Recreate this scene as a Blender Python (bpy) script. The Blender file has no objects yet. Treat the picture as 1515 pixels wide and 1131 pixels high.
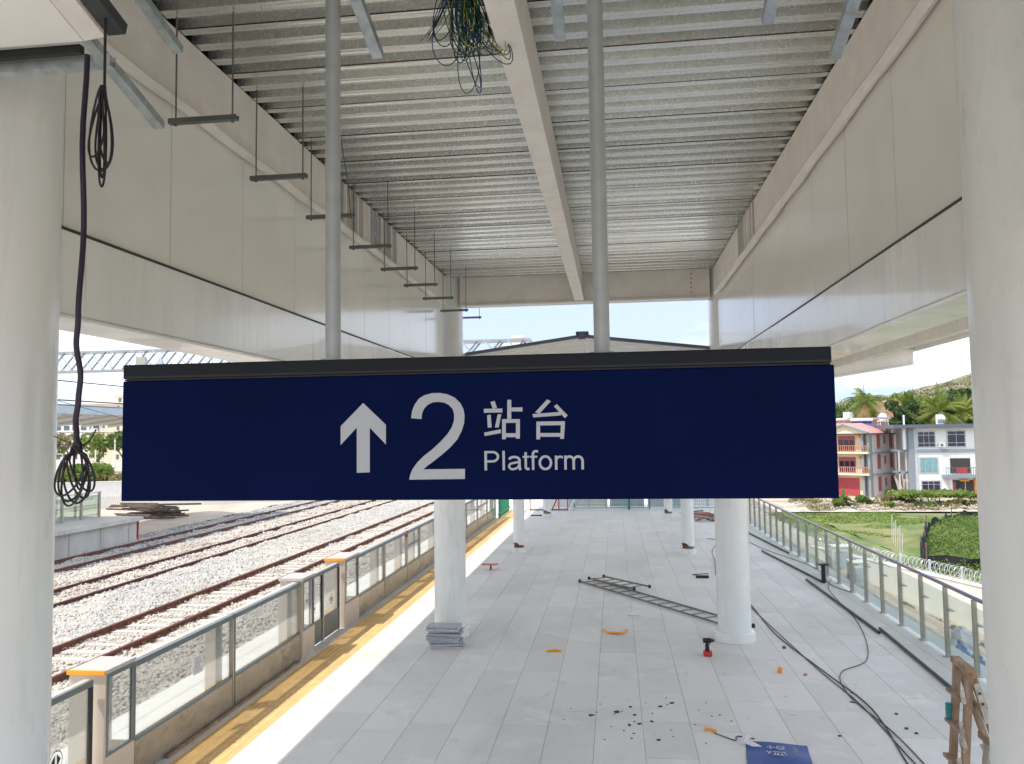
import bpy, math, random
import numpy as np
from mathutils import Vector, Matrix
random.seed(7); RNG = np.random.default_rng(7)
S = bpy.context.scene
COL = S.collection

# ------------------------------------------------------------------ camera
cam_d = bpy.data.cameras.new('camera'); cam = bpy.data.objects.new('camera', cam_d); COL.objects.link(cam)
yaw, pitch, roll = math.radians(7.13), math.radians(3.64), math.radians(-.826)
F = Vector((-math.sin(yaw)*math.cos(pitch), math.cos(yaw)*math.cos(pitch), math.sin(pitch)))
R0 = Vector((math.cos(yaw), math.sin(yaw), 0)); U0 = R0.cross(F)
R1 = math.cos(roll)*R0 + math.sin(roll)*U0; U1 = -math.sin(roll)*R0 + math.cos(roll)*U0
cam.matrix_world = Matrix(((R1.x, U1.x, -F.x, 0), (R1.y, U1.y, -F.y, 0), (R1.z, U1.z, -F.z, 3.5), (0, 0, 0, 1)))
cam_d.sensor_width = 36; cam_d.lens = 1202/1515*36; cam_d.clip_start = .05; cam_d.clip_end = 6000
S.camera = cam

# ------------------------------------------------------------------ sky and sun
W = bpy.data.worlds.new('World'); S.world = W; W.use_nodes = True
nt = W.node_tree; N = nt.nodes; L = nt.links
bg = N['Background']
SUN_DIR = Vector((.48, .32, -1)).normalized()          # direction the light travels
elev = math.asin(-SUN_DIR.z); az = math.atan2(-SUN_DIR.x, -SUN_DIR.y)
sky = N.new('ShaderNodeTexSky'); sky.sky_type = 'NISHITA'; sky.sun_disc = False
sky.sun_elevation = elev; sky.sun_rotation = az; sky.air_density = 1.0; sky.dust_density = .6; sky.ozone_density = 1.0
tc = N.new('ShaderNodeTexCoord'); mp = N.new('ShaderNodeMapping'); mp.inputs['Scale'].default_value = (1, 1, 3.2); mp.inputs['Location'].default_value = (11.1, 0, -1.15)
cl = N.new('ShaderNodeTexNoise'); cl.inputs['Scale'].default_value = 2.6; cl.inputs['Detail'].default_value = 9; cl.inputs['Roughness'].default_value = .55
rp = N.new('ShaderNodeValToRGB'); rp.color_ramp.elements[0].position = .43; rp.color_ramp.elements[0].color = (.05, .05, .05, 1)
rp.color_ramp.elements[1].position = .70; rp.color_ramp.elements[1].color = (.97, .97, .97, 1)
mx = N.new('ShaderNodeMix'); mx.data_type = 'RGBA'; mx.inputs['B'].default_value = (7.8, 8.15, 8.7, 1)
L.new(tc.outputs['Generated'], mp.inputs['Vector']); L.new(mp.outputs['Vector'], cl.inputs['Vector'])
L.new(cl.outputs['Fac'], rp.inputs['Fac']); L.new(rp.outputs['Color'], mx.inputs['Factor'])
hz = N.new('ShaderNodeMix'); hz.data_type = 'RGBA'; hz.inputs['Factor'].default_value = .95; hz.inputs['B'].default_value = (1.95, 2.45, 3.4, 1)
L.new(sky.outputs['Color'], hz.inputs['A']); L.new(hz.outputs['Result'], mx.inputs['A']); L.new(mx.outputs['Result'], bg.inputs['Color'])
bg.inputs['Strength'].default_value = .15
sd = bpy.data.lights.new('sun', 'SUN'); sd.energy = 2.0; sd.angle = math.radians(.6); sd.color = (1, .92, .80)
sun = bpy.data.objects.new('sun', sd); COL.objects.link(sun); sun.rotation_euler = SUN_DIR.to_track_quat('-Z', 'Y').to_euler()
S.view_settings.view_transform = 'Standard'; S.view_settings.look = 'None'; S.view_settings.gamma = 1
S.view_settings.exposure = 1.15
S.view_settings.use_curve_mapping = False
S.cycles.max_bounces = 10; S.cycles.diffuse_bounces = 7; S.cycles.glossy_bounces = 4; S.cycles.transparent_max_bounces = 24

# ------------------------------------------------------------------ materials
def mat(name, col, rough=.6, metal=0., var=.12, scale=3., bump=0., bscale=60., spec=.5, rand=0., stain=None, stain_scale=.6, stain_amt=.5,
        stretch=(1, 1, 1), alpha_tint=None, rvar=0., coat=0.):
    m = bpy.data.materials.new(name); m.use_nodes = True
    n = m.node_tree.nodes; l = m.node_tree.links; b = n['Principled BSDF']
    b.inputs['Roughness'].default_value = rough; b.inputs['Metallic'].default_value = metal
    b.inputs['Specular IOR Level'].default_value = spec; b.inputs['Coat Weight'].default_value = coat
    g = n.new('ShaderNodeNewGeometry'); mpn = n.new('ShaderNodeMapping'); mpn.inputs['Scale'].default_value = stretch
    l.new(g.outputs['Position'], mpn.inputs['Vector'])
    no = n.new('ShaderNodeTexNoise'); no.inputs['Scale'].default_value = scale; no.inputs['Detail'].default_value = 8; no.inputs['Roughness'].default_value = .6
    l.new(mpn.outputs['Vector'], no.inputs['Vector'])
    r = n.new('ShaderNodeValToRGB'); r.color_ramp.elements[0].position = .3; r.color_ramp.elements[1].position = .7
    r.color_ramp.elements[0].color = tuple(max(0, c*(1-var)) for c in col)+(1,)
    r.color_ramp.elements[1].color = tuple(min(1, c*(1+var)) for c in col)+(1,)
    l.new(no.outputs['Fac'], r.inputs['Fac']); out = r.outputs['Color']
    if stain:
        s = n.new('ShaderNodeTexNoise'); s.inputs['Scale'].default_value = stain_scale; s.inputs['Detail'].default_value = 7; s.inputs['Roughness'].default_value = .65
        l.new(mpn.outputs['Vector'], s.inputs['Vector'])
        sr = n.new('ShaderNodeValToRGB'); sr.color_ramp.elements[0].position = .52; sr.color_ramp.elements[1].position = .72
        sr.color_ramp.elements[1].color = (stain_amt,)*3+(1,)
        l.new(s.outputs['Fac'], sr.inputs['Fac'])
        x = n.new('ShaderNodeMix'); x.data_type = 'RGBA'; x.inputs['B'].default_value = tuple(stain)+(1,)
        l.new(sr.outputs['Color'], x.inputs['Factor']); l.new(out, x.inputs['A']); out = x.outputs['Result']
    if rand:
        oi = n.new('ShaderNodeObjectInfo'); mr = n.new('ShaderNodeMapRange'); mr.inputs['To Min'].default_value = 1-rand; mr.inputs['To Max'].default_value = 1+rand
        l.new(oi.outputs['Random'], mr.inputs['Value'])
        hs = n.new('ShaderNodeHueSaturation'); l.new(mr.outputs['Result'], hs.inputs['Value']); l.new(out, hs.inputs['Color']); out = hs.outputs['Color']
    l.new(out, b.inputs['Base Color'])
    if rvar:
        mr2 = n.new('ShaderNodeMapRange'); mr2.inputs['To Min'].default_value = max(.02, rough-rvar); mr2.inputs['To Max'].default_value = min(1, rough+rvar)
        l.new(no.outputs['Fac'], mr2.inputs['Value']); l.new(mr2.outputs['Result'], b.inputs['Roughness'])
    if bump:
        bn = n.new('ShaderNodeTexNoise'); bn.inputs['Scale'].default_value = bscale; bn.inputs['Detail'].default_value = 5
        l.new(mpn.outputs['Vector'], bn.inputs['Vector'])
        bp = n.new('ShaderNodeBump'); bp.inputs['Strength'].default_value = bump; bp.inputs['Distance'].default_value = .01
        l.new(bn.outputs['Fac'], bp.inputs['Height']); l.new(bp.outputs['Normal'], b.inputs['Normal'])
    return m

def glass_mat(name, tint, refl=.5, trans=1.0):
    m = bpy.data.materials.new(name); m.use_nodes = True; n = m.node_tree.nodes; l = m.node_tree.links
    n.clear(); o = n.new('ShaderNodeOutputMaterial'); mixs = n.new('ShaderNodeMixShader')
    t = n.new('ShaderNodeBsdfTransparent'); t.inputs['Color'].default_value = tuple(tint)+(1,)
    g = n.new('ShaderNodeBsdfGlossy'); g.inputs['Roughness'].default_value = .02
    fr = n.new('ShaderNodeFresnel'); fr.inputs['IOR'].default_value = 1.45
    mu = n.new('ShaderNodeMath'); mu.operation = 'MULTIPLY'; mu.inputs[1].default_value = refl
    l.new(fr.outputs['Fac'], mu.inputs[0]); l.new(mu.outputs[0], mixs.inputs['Fac'])
    l.new(t.outputs[0], mixs.inputs[1]); l.new(g.outputs[0], mixs.inputs[2]); l.new(mixs.outputs[0], o.inputs['Surface'])
    return m

def leaf_mat(name, c0, c1, scale=.6):
    m = bpy.data.materials.new(name); m.use_nodes = True; n = m.node_tree.nodes; l = m.node_tree.links
    b = n['Principled BSDF']; b.inputs['Roughness'].default_value = .55
    g = n.new('ShaderNodeNewGeometry'); no = n.new('ShaderNodeTexNoise'); no.inputs['Scale'].default_value = scale; no.inputs['Detail'].default_value = 6
    l.new(g.outputs['Position'], no.inputs['Vector'])
    r = n.new('ShaderNodeValToRGB'); r.color_ramp.elements[0].position = .35; r.color_ramp.elements[1].position = .65
    r.color_ramp.elements[0].color = tuple(c0)+(1,); r.color_ramp.elements[1].color = tuple(c1)+(1,)
    l.new(no.outputs['Fac'], r.inputs['Fac']); l.new(r.outputs['Color'], b.inputs['Base Color'])
    tr = n.new('ShaderNodeBsdfTranslucent'); l.new(r.outputs['Color'], tr.inputs['Color'])
    mi = n.new('ShaderNodeMixShader'); mi.inputs['Fac'].default_value = .35
    l.new(b.outputs[0], mi.inputs[1]); l.new(tr.outputs[0], mi.inputs[2]); l.new(mi.outputs[0], n['Material Output'].inputs['Surface'])
    return m

M = {}
M['white_paint'] = mat('white_paint', (.80, .81, .78), .28, var=.04, scale=1.5, bump=.25, bscale=7, stretch=(1, 1, .25), stain=(.60, .58, .50), stain_scale=1.2, stain_amt=.3, rvar=.12, coat=.25)
M['far_paint'] = mat('far_paint', (.80, .80, .78), .5, var=.05)
M['beam_white'] = mat('beam_white', (.84, .84, .80), .24, var=.05, scale=2, bump=.35, bscale=9, stretch=(1, 1.3, .12), stain=(.55, .52, .46), stain_scale=2.2, stain_amt=.35, rvar=.12, coat=.3)
M['panel'] = mat('panel', (.84, .83, .77), .17, var=.03, scale=.8, bump=.12, bscale=2.5, coat=.2)
M['fireproof'] = mat('fireproof', (.82, .77, .71), .9, var=.07, scale=4, bump=.5, bscale=45)
M['concrete'] = mat('concrete', (.52, .50, .46), .85, var=.1, scale=2, bump=.3, bscale=30, stain=(.28, .27, .25), stain_scale=.9, stain_amt=.6, stretch=(1, 1, .4))
M['grout'] = mat('grout', (.33, .33, .32), .95, var=.1)
M['granite'] = mat('granite', (.70, .69, .67), .62, var=.22, scale=120, rand=.06, stain=(.60, .60, .60), stain_scale=.9, stain_amt=.45, bump=.08, bscale=120)
M['slab_edge'] = mat('slab_edge', (.40, .41, .44), .7, var=.25, scale=30, rand=.15)
M['tactile'] = mat('tactile', (.76, .50, .22), .7, var=.12, scale=6, rand=.08, stain=(.55, .45, .33), stain_scale=2.5, stain_amt=.5)
M['yellow_line'] = mat('yellow_line', (.78, .52, .20), .7, var=.1, scale=6)
M['galv'] = mat('galv', (.62, .64, .62), .42, .75, var=.22, scale=40, bump=.15, bscale=90, rvar=.12)
M['galv_rod'] = mat('galv_rod', (.16, .17, .16), .5, .5, var=.2)
M['ladder_steel'] = mat('ladder_steel', (.20, .19, .17), .6, .2, var=.4, scale=8)
M['stud'] = mat('stud', (.45, .50, .52), .42, .7, var=.3, scale=14, rvar=.1)
M['dark_metal'] = mat('dark_metal', (.05, .055, .055), .5, .3)
M['deck'] = mat('deck', (.72, .73, .70), .25, .85, var=.09, scale=45, bump=.05, bscale=120, rand=.12, stain=(.42, .38, .30), stain_scale=1.1, stain_amt=.15, rvar=.1)
M['lap'] = mat('lap', (.03, .025, .02), .9)
M['pole'] = mat('pole', (.42, .45, .45), .35, .25, var=.08, scale=12)
M['navy'] = mat('navy', (.0016, .0070, .052), .55, var=.10, scale=2, spec=.05)
M['sign_cap'] = mat('sign_cap', (.009, .012, .018), .5, var=.1, spec=.25)
M['black'] = mat('black', (.012, .012, .014), .5)
M['letter'] = mat('letter', (.50, .52, .55), .5, var=.03)
M['cable'] = mat('cable', (.012, .010, .014), .45)
M['purple_cable'] = mat('purple_cable', (.022, .010, .03), .4)
M['wire_yg'] = mat('wire_yg', (.30, .36, .04), .4, var=.5, scale=30)
M['wire_blue'] = mat('wire_blue', (.01, .04, .13), .4)
M['wire_green'] = mat('wire_green', (.02, .12, .05), .4)
M['steel'] = mat('steel', (.46, .43, .36), .34, .6, var=.1, scale=5, stretch=(1, 1, .2))
M['steel_dark'] = mat('steel_dark', (.17, .20, .20), .4, .55, var=.1)
M['kick'] = mat('kick', (.40, .38, .33), .32, .45, var=.2, scale=2, rvar=.1)
M['beige_plate'] = mat('beige_plate', (.58, .50, .42), .5, .1, var=.06)
M['rail_tube'] = mat('rail_tube', (.22, .19, .26), .3, .6, var=.1)
M['post_tan'] = mat('post_tan', (.38, .35, .29), .4, .5, var=.12)
M['cap_white'] = mat('cap_white', (.50, .48, .46), .5, .1, var=.05)
M['orange'] = mat('orange', (.85, .33, .02), .5)
M['red'] = mat('red', (.55, .03, .03), .5)
M['pink_red'] = mat('pink_red', (.62, .16, .12), .6)
M['white_sheet'] = mat('white_sheet', (.75, .75, .78), .7, var=.06)
M['sticker'] = mat('sticker', (.66, .66, .66), .5)
M['blue_sheet'] = mat('blue_sheet', (.015, .07, .30), .45, var=.12, scale=8, bump=.2, bscale=12)
M['rail_rust'] = mat('rail_rust', (.17, .075, .05), .75, .2, var=.25, scale=5)
M['rail_maroon'] = mat('rail_maroon', (.10, .035, .035), .75, .2, var=.2, scale=5)
M['sleeper'] = mat('sleeper', (.52, .49, .45), .85, var=.1, scale=4, rand=.06)
M['stone'] = mat('stone', (.52, .47, .41), .9, var=.3, scale=9, rand=0)
M['stone_grey'] = mat('stone_grey', (.38, .38, .37), .9, var=.4, scale=9)
M['ballast_bed'] = mat('ballast_bed', (.42, .38, .33), .95, var=.4, scale=14, bump=1.0, bscale=14)
M['dirt'] = mat('dirt', (.46, .38, .30), .95, var=.18, scale=.5, bump=.5, bscale=3, stain=(.30, .27, .20), stain_scale=.25, stain_amt=.7)
M['rubble_dirt'] = mat('rubble_dirt', (.42, .36, .30), .95, var=.35, scale=.9, bump=.6, bscale=2, stain=(.16, .18, .06), stain_scale=.35, stain_amt=.9)
M['grass'] = mat('grass', (.085, .14, .03), .95, var=.35, scale=.35, bump=.6, bscale=3, stain=(.30, .24, .12), stain_scale=.09, stain_amt=.75, stretch=(1, .5, 1))
M['hill'] = mat('hill', (.17, .155, .085), .95, var=.4, scale=.035, bump=.5, bscale=.3, stain=(.33, .27, .18), stain_scale=.03, stain_amt=.9)
M['bark'] = mat('bark', (.16, .12, .09), .9, var=.3, scale=6)
M['wood'] = mat('wood', (.30, .19, .12), .75, var=.3, scale=7, bump=.3, bscale=20, stretch=(1, 1, .3), stain=(.55, .50, .42), stain_scale=6, stain_amt=.8)
M['rag_cloth'] = mat('rag_cloth', (.50, .44, .36), .9, var=.25, scale=14, stain=(.25, .17, .11), stain_scale=9, stain_amt=.8)
M['plank'] = mat('plank', (.14, .11, .09), .9, var=.4, scale=4)
M['rust'] = mat('rust', (.15, .07, .035), .9, var=.5, scale=12, stain=(.5, .45, .38), stain_scale=8, stain_amt=.8)
M['glass_psd'] = glass_mat('glass_psd', (.93, .95, .94), .55)
M['glass_green'] = glass_mat('glass_green', (.91, .965, .94), .5)
M['hoard'] = mat('hoard', (.42, .50, .54), .5, var=.1)
M['green_paint'] = mat('green_paint', (.02, .22, .12), .5)
M['net_black'] = mat('net_black', (.02, .02, .02), .9, var=.3)
M['cream_wall'] = mat('cream_wall', (.78, .67, .48), .85, var=.05)
M['grey_wall'] = mat('grey_wall', (.62, .57, .55), .85, var=.06)
M['white_wall'] = mat('white_wall', (.80, .80, .78), .85, var=.05, stain=(.45, .44, .42), stain_scale=.5, stain_amt=.4, stretch=(1, 1, .3))
M['grey_trim'] = mat('grey_trim', (.26, .30, .34), .7, var=.05)
M['dark_trim'] = mat('dark_trim', (.12, .14, .17), .6)
M['red_roof'] = mat('red_roof', (.50, .22, .20), .7, var=.15, scale=3)
M['balustrade'] = mat('balustrade', (.55, .24, .14), .6)
M['red_shutter'] = mat('red_shutter', (.36, .09, .08), .5)
M['garage_red'] = mat('garage_red', (.50, .07, .09), .5)
M['pink_wall'] = mat('pink_wall', (.62, .32, .29), .85, var=.06)
M['window_dark'] = mat('window_dark', (.035, .035, .06), .12, var=.2, scale=1.5)
M['teal_curtain'] = mat('teal_curtain', (.20, .38, .40), .3, var=.2, scale=3)
M['rubble_stone'] = mat('rubble_stone', (.40, .34, .28), .9, var=.35, scale=2)
M['steel_pale'] = mat('steel_pale', (.33, .35, .37), .6)
M['truss_grey'] = mat('truss_grey', (.20, .22, .25), .6)
M['deck_end_dark'] = mat('deck_end_dark', (.05, .045, .04), .9)  # near-black, keeps the open deck ends dark
M['frame_light'] = mat('frame_light', (.55, .56, .58), .5)
M['silver'] = mat('silver', (.75, .76, .78), .25, .9)
M['blue_panel'] = mat('blue_panel', (.06, .09, .22), .25)
M['blue_plastic'] = mat('blue_plastic', (.05, .17, .42), .4)
M['interior'] = mat('interior', (.06, .05, .045), .8)
M['apt_cream'] = mat('apt_cream', (.72, .60, .44), .85, var=.04)
M['apt_white'] = mat('apt_white', (.70, .70, .68), .85, var=.05)
M['apt_glass'] = mat('apt_glass', (.10, .14, .19), .2)
M['bag_blue'] = mat('bag_blue', (.04, .18, .48), .6)
M['teal_can'] = mat('teal_can', (.03, .25, .26), .4)
M['leaf_dark'] = leaf_mat('leaf_dark', (.030, .065, .015), (.075, .135, .03))
M['leaf_mid'] = leaf_mat('leaf_mid', (.055, .11, .02), (.14, .22, .045))
M['leaf_light'] = leaf_mat('leaf_light', (.12, .20, .03), (.26, .33, .07))
M['leaf_dry'] = leaf_mat('leaf_dry', (.16, .15, .05), (.30, .26, .11))
M['palm_leaf'] = leaf_mat('palm_leaf', (.07, .13, .02), (.30, .33, .06), .5)
M['palm_dry'] = leaf_mat('palm_dry', (.25, .15, .07), (.38, .27, .10), .6)
M['scrub'] = leaf_mat('scrub', (.08, .10, .035), (.17, .17, .08), .05)

def enrich(m, specs):
    n = m.node_tree.nodes; l = m.node_tree.links; b = n['Principled BSDF']; src = b.inputs['Base Color'].links[0].from_socket; g = n.new('ShaderNodeNewGeometry')
    for sc, lo, hi, col, amt, st in specs:
        mp_ = n.new('ShaderNodeMapping'); mp_.inputs['Scale'].default_value = st; l.new(g.outputs['Position'], mp_.inputs['Vector'])
        t = n.new('ShaderNodeTexNoise'); t.inputs['Scale'].default_value = sc; t.inputs['Detail'].default_value = 9; t.inputs['Roughness'].default_value = .68; t.inputs['Distortion'].default_value = .6
        l.new(mp_.outputs['Vector'], t.inputs['Vector']); rr = n.new('ShaderNodeValToRGB'); rr.color_ramp.elements[0].position = lo; rr.color_ramp.elements[1].position = hi
        rr.color_ramp.elements[1].color = (amt,)*3+(1,); l.new(t.outputs['Fac'], rr.inputs['Fac'])
        x = n.new('ShaderNodeMix'); x.data_type = 'RGBA'; x.inputs['B'].default_value = tuple(col)+(1,); l.new(rr.outputs['Color'], x.inputs['Factor']); l.new(src, x.inputs['A']); src = x.outputs['Result']
    l.new(src, b.inputs['Base Color'])
enrich(M['granite'], [(.35, .50, .66, (.50, .49, .47), .55, (1, .6, 1)), (2.6, .60, .72, (.40, .40, .40), .5, (1, 1, 1)), (1.3, .56, .66, (.84, .82, .78), .55, (1, 1, 1)), (14, .66, .72, (.30, .30, .31), .6, (1, 1, 1)), (55, .60, .70, (.42, .42, .43), .6, (1, 1, 1))])
enrich(M['white_paint'], [(1.1, .54, .66, (.60, .60, .55), .45, (2, 2, .35)), (6, .62, .70, (.55, .53, .48), .4, (2.5, 2.5, .25))])
enrich(M['beam_white'], [(3, .60, .68, (.50, .48, .42), .5, (1, 2.5, .2))])
enrich(M['kick'], [(2, .5, .62, (.20, .20, .16), .7, (1, 1, 2)), (18, .60, .68, (.5, .46, .38), .6, (1, 1, 1))])
enrich(M['far_paint'], [(2, .56, .66, (.58, .57, .52), .5, (2, 2, .4))])
enrich(M['stone'], [(.35, .50, .62, (.40, .34, .27), .6, (1, .4, 1))])
enrich(M['stone_grey'], [(.4, .48, .60, (.52, .49, .44), .7, (1, .4, 1))])
enrich(M['grass'], [(.16, .50, .60, (.26, .20, .10), .75, (1, .6, 1)), (1.4, .52, .62, (.15, .20, .05), .7, (1, 1, 1))])
enrich(M['panel'], [(.5, .50, .70, (.74, .71, .62), .6, (1, 1, 1))])
# ------------------------------------------------------------------ mesh builder
ORG = {}
class MB:
    def __init__(s): s.v = []; s.f = []
    def add(s, vs, fs):
        o = len(s.v); s.v.extend([tuple(map(float, v)) for v in vs]); s.f.extend([tuple(i+o for i in f) for f in fs]); return s
    def box(s, x0, x1, y0, y1, z0, z1):
        return s.add([(x0,y0,z0),(x1,y0,z0),(x1,y1,z0),(x0,y1,z0),(x0,y0,z1),(x1,y0,z1),(x1,y1,z1),(x0,y1,z1)],
                     [(0,3,2,1),(4,5,6,7),(0,1,5,4),(1,2,6,5),(2,3,7,6),(3,0,4,7)])
    def obox(s, c, ax, ay, az):          # centre and three half-axis vectors
        c, ax, ay, az = map(Vector, (c, ax, ay, az)); P = []
        for k in (-1, 1):
            for i, j in ((-1,-1),(1,-1),(1,1),(-1,1)): P.append(c+i*ax+j*ay+k*az)
        return s.add(P, [(0,3,2,1),(4,5,6,7),(0,1,5,4),(1,2,6,5),(2,3,7,6),(3,0,4,7)])
    def bar(s, a, b, w, h, up=(0,0,1)):
        a, b = Vector(a), Vector(b); d = b-a; L_ = d.length; d.normalize(); u = Vector(up)
        if abs(d.dot(u)) > .98: u = Vector((0,1,0))
        r = d.cross(u).normalized(); u = r.cross(d)
        return s.obox((a+b)/2, r*w/2, d*L_/2, u*h/2)
    def cyl(s, a, b, r0, r1=None, n=12, caps=True):
        r1 = r0 if r1 is None else r1; a, b = Vector(a), Vector(b); d = (b-a).normalized()
        u = Vector((0,0,1)) if abs(d.z) < .9 else Vector((1,0,0)); x = d.cross(u).normalized(); y = x.cross(d)
        P = []
        for c, r in ((a, r0), (b, r1)):
            for i in range(n):
                t = 2*math.pi*i/n; P.append(c + x*math.cos(t)*r + y*math.sin(t)*r)
        Fs = [(i, (i+1) % n, n+(i+1) % n, n+i) for i in range(n)]
        if caps: Fs += [tuple(range(n-1, -1, -1)), tuple(range(n, 2*n))]
        return s.add(P, Fs)
    def tube(s, pts, r, n=6):
        pts = [Vector(p) for p in pts]; m = len(pts); P = []; px = None
        for i, p in enumerate(pts):
            d = (pts[min(i+1, m-1)]-pts[max(i-1, 0)]).normalized()
            if px is None:
                u = Vector((0,0,1)) if abs(d.z) < .9 else Vector((1,0,0)); px = d.cross(u).normalized()
            px = (px - d*px.dot(d)).normalized(); py = d.cross(px)
            rr = r[i] if isinstance(r, (list, tuple)) else r
            for k in range(n):
                t = 2*math.pi*k/n; P.append(p + px*math.cos(t)*rr + py*math.sin(t)*rr)
        Fs = [(i*n+k, i*n+(k+1) % n, (i+1)*n+(k+1) % n, (i+1)*n+k) for i in range(m-1) for k in range(n)]
        Fs += [tuple(range(n-1, -1, -1)), tuple(range((m-1)*n, m*n))]
        return s.add(P, Fs)
    def lathe(s, c, prof, n=24):         # prof: (r,z)
        P = [(c[0]+r*math.cos(2*math.pi*k/n), c[1]+r*math.sin(2*math.pi*k/n), c[2]+z) for r, z in prof for k in range(n)]
        Fs = [(i*n+k, i*n+(k+1) % n, (i+1)*n+(k+1) % n, (i+1)*n+k) for i in range(len(prof)-1) for k in range(n)]
        Fs += [tuple(range(n-1, -1, -1)), tuple(range((len(prof)-1)*n, len(prof)*n))]
        return s.add(P, Fs)
    def prism(s, pts, off):              # closed 3-D polygon pushed by off
        o = Vector(off); P = [Vector(p) for p in pts]; n = len(P)
        return s.add([*P, *[p+o for p in P]], [tuple(range(n-1, -1, -1)), tuple(range(n, 2*n))] + [(i, (i+1) % n, n+(i+1) % n, n+i) for i in range(n)])
    def mesh(s, name, mt, smooth=False, org=(0,0,0)):
        me = bpy.data.meshes.new(name); o = org
        me.from_pydata([(v[0]-o[0], v[1]-o[1], v[2]-o[2]) for v in s.v], [], s.f)
        me.materials.append(M[mt] if isinstance(mt, str) else mt); me.update()
        import bmesh as _b
        b = _b.new(); b.from_mesh(me); _b.ops.recalc_face_normals(b, faces=b.faces); b.to_mesh(me); b.free()
        if smooth:
            me.shade_smooth()
            try: me.set_sharp_from_angle(angle=math.radians(38))
            except Exception: pass
        return me
    def build(s, name, mt, parent=None, smooth=False, org=None, label=None, cat=None, group=None, kind=None, bev=0):
        if org is None: org = ORG[parent.name] if parent else (0,0,0)
        o = bpy.data.objects.new(name, s.mesh(name, mt, smooth, org)); COL.objects.link(o)
        if parent:
            po = ORG[parent.name]; o.parent = parent; o.location = (org[0]-po[0], org[1]-po[1], org[2]-po[2])
        else: o.location = org
        ORG[o.name] = org; tag(o, label, cat, group, kind)
        if bev:
            md = o.modifiers.new('bevel', 'BEVEL'); md.width = bev; md.segments = 2; md.limit_method = 'ANGLE'
        return o
def tag(o, label=None, cat=None, group=None, kind=None):
    for k, v in (('label', label), ('category', cat), ('group', group), ('kind', kind)):
        if v: o[k] = v
    return o
def thing(name, loc, label, cat, group=None):
    o = bpy.data.objects.new(name, None); COL.objects.link(o); o.location = loc; o.empty_display_size = .2
    ORG[o.name] = tuple(loc); return tag(o, label, cat, group)
def inst(me, name, parent, loc, rot=None, label=None):
    o = bpy.data.objects.new(name, me); COL.objects.link(o); po = ORG[parent.name] if parent else (0,0,0)
    if parent: o.parent = parent
    o.location = (loc[0]-po[0], loc[1]-po[1], loc[2]-po[2]); ORG[o.name] = tuple(loc)
    if rot: o.rotation_euler = rot
    if label: o['label'] = label
    return o
def npmesh(name, verts, faces, mt, parent=None, org=(0,0,0), **kw):
    k = faces.shape[1]; me = bpy.data.meshes.new(name)
    me.vertices.add(len(verts)); me.vertices.foreach_set('co', (verts-np.array(org)).astype(np.float32).ravel())
    me.loops.add(faces.size); me.loops.foreach_set('vertex_index', faces.astype(np.int32).ravel())
    me.polygons.add(len(faces)); me.polygons.foreach_set('loop_start', np.arange(0, faces.size, k, dtype=np.int32))
    me.polygons.foreach_set('loop_total', np.full(len(faces), k, np.int32))
    me.materials.append(M[mt]); me.update(calc_edges=True)
    o = bpy.data.objects.new(name, me); COL.objects.link(o)
    if parent:
        po = ORG[parent.name]; o.parent = parent; o.location = tuple(np.array(org)-np.array(po))
    else: o.location = org
    ORG[o.name] = tuple(org); return tag(o, **kw)
def leaves(centres, size, aspect=.5, flat=0.):
    n = len(centres); a = RNG.normal(size=(n, 3)); a[:, 2] *= (1-flat); a /= np.linalg.norm(a, axis=1)[:, None]
    b = np.cross(a, RNG.normal(size=(n, 3))); b /= np.linalg.norm(b, axis=1)[:, None]
    s = (size*RNG.uniform(.6, 1.4, n))[:, None]
    V = np.stack([centres-a*s, centres-b*s*aspect, centres+a*s, centres+b*s*aspect], 1).reshape(-1, 3)
    return V, np.arange(4*n).reshape(-1, 4)
def clump_points(blobs, per):            # points near the shells of blobs (x,y,z,r)
    out = []
    for (x, y, z, r) in blobs:
        n = int(per*r*r); d = RNG.normal(size=(n, 3)); d /= np.linalg.norm(d, axis=1)[:, None]
        rr = r*RNG.uniform(.55, 1.08, n)**.6; out.append(np.array([x, y, z])+d*rr[:, None]*np.array([1, 1, .8]))
    return np.concatenate(out)
def stones(cx, cy, cz, size):
    n = len(cx); base = np.array([[1,0,0],[-1,0,0],[0,1,0],[0,-1,0],[0,0,.8],[0,0,-.8]], float)
    fc = np.array([[0,2,4],[2,1,4],[1,3,4],[3,0,4],[2,0,5],[1,2,5],[3,1,5],[0,3,5]])
    P = base[None]*RNG.uniform(.55, 1.35, (n, 6, 1)) + RNG.normal(0, .16, (n, 6, 3))
    t = RNG.uniform(0, 6.28, n); c, s = np.cos(t), np.sin(t)
    X = P[..., 0]*c[:, None]-P[..., 1]*s[:, None]; Y = P[..., 0]*s[:, None]+P[..., 1]*c[:, None]
    V = np.stack([X, Y, P[..., 2]], -1)*size[:, None, None] + np.stack([cx, cy, cz], -1)[:, None]
    return V.reshape(-1, 3), (fc[None]+6*np.arange(n)[:, None, None]).reshape(-1, 3)
def grid(x0, x1, y0, y1, nx, ny, zf):
    xs, ys = np.meshgrid(np.linspace(x0, x1, nx), np.linspace(y0, y1, ny)); z = zf(xs, ys)
    V = np.stack([xs.ravel(), ys.ravel(), np.broadcast_to(z, xs.shape).ravel()], 1)
    i = np.arange(nx*ny).reshape(ny, nx)
    Fq = np.stack([i[:-1, :-1], i[:-1, 1:], i[1:, 1:], i[1:, :-1]], -1).reshape(-1, 4)
    return V, Fq
def wob(x, y, s, seed=0):
    return (np.sin(x*s+seed)*np.cos(y*s*1.3+seed*2)+.5*np.sin(x*s*2.3+1.7*seed+y*s*1.1)+.25*np.sin(x*s*5.1-y*s*4.3+seed)+.12*np.cos(x*s*11+y*s*9.7))

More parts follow.
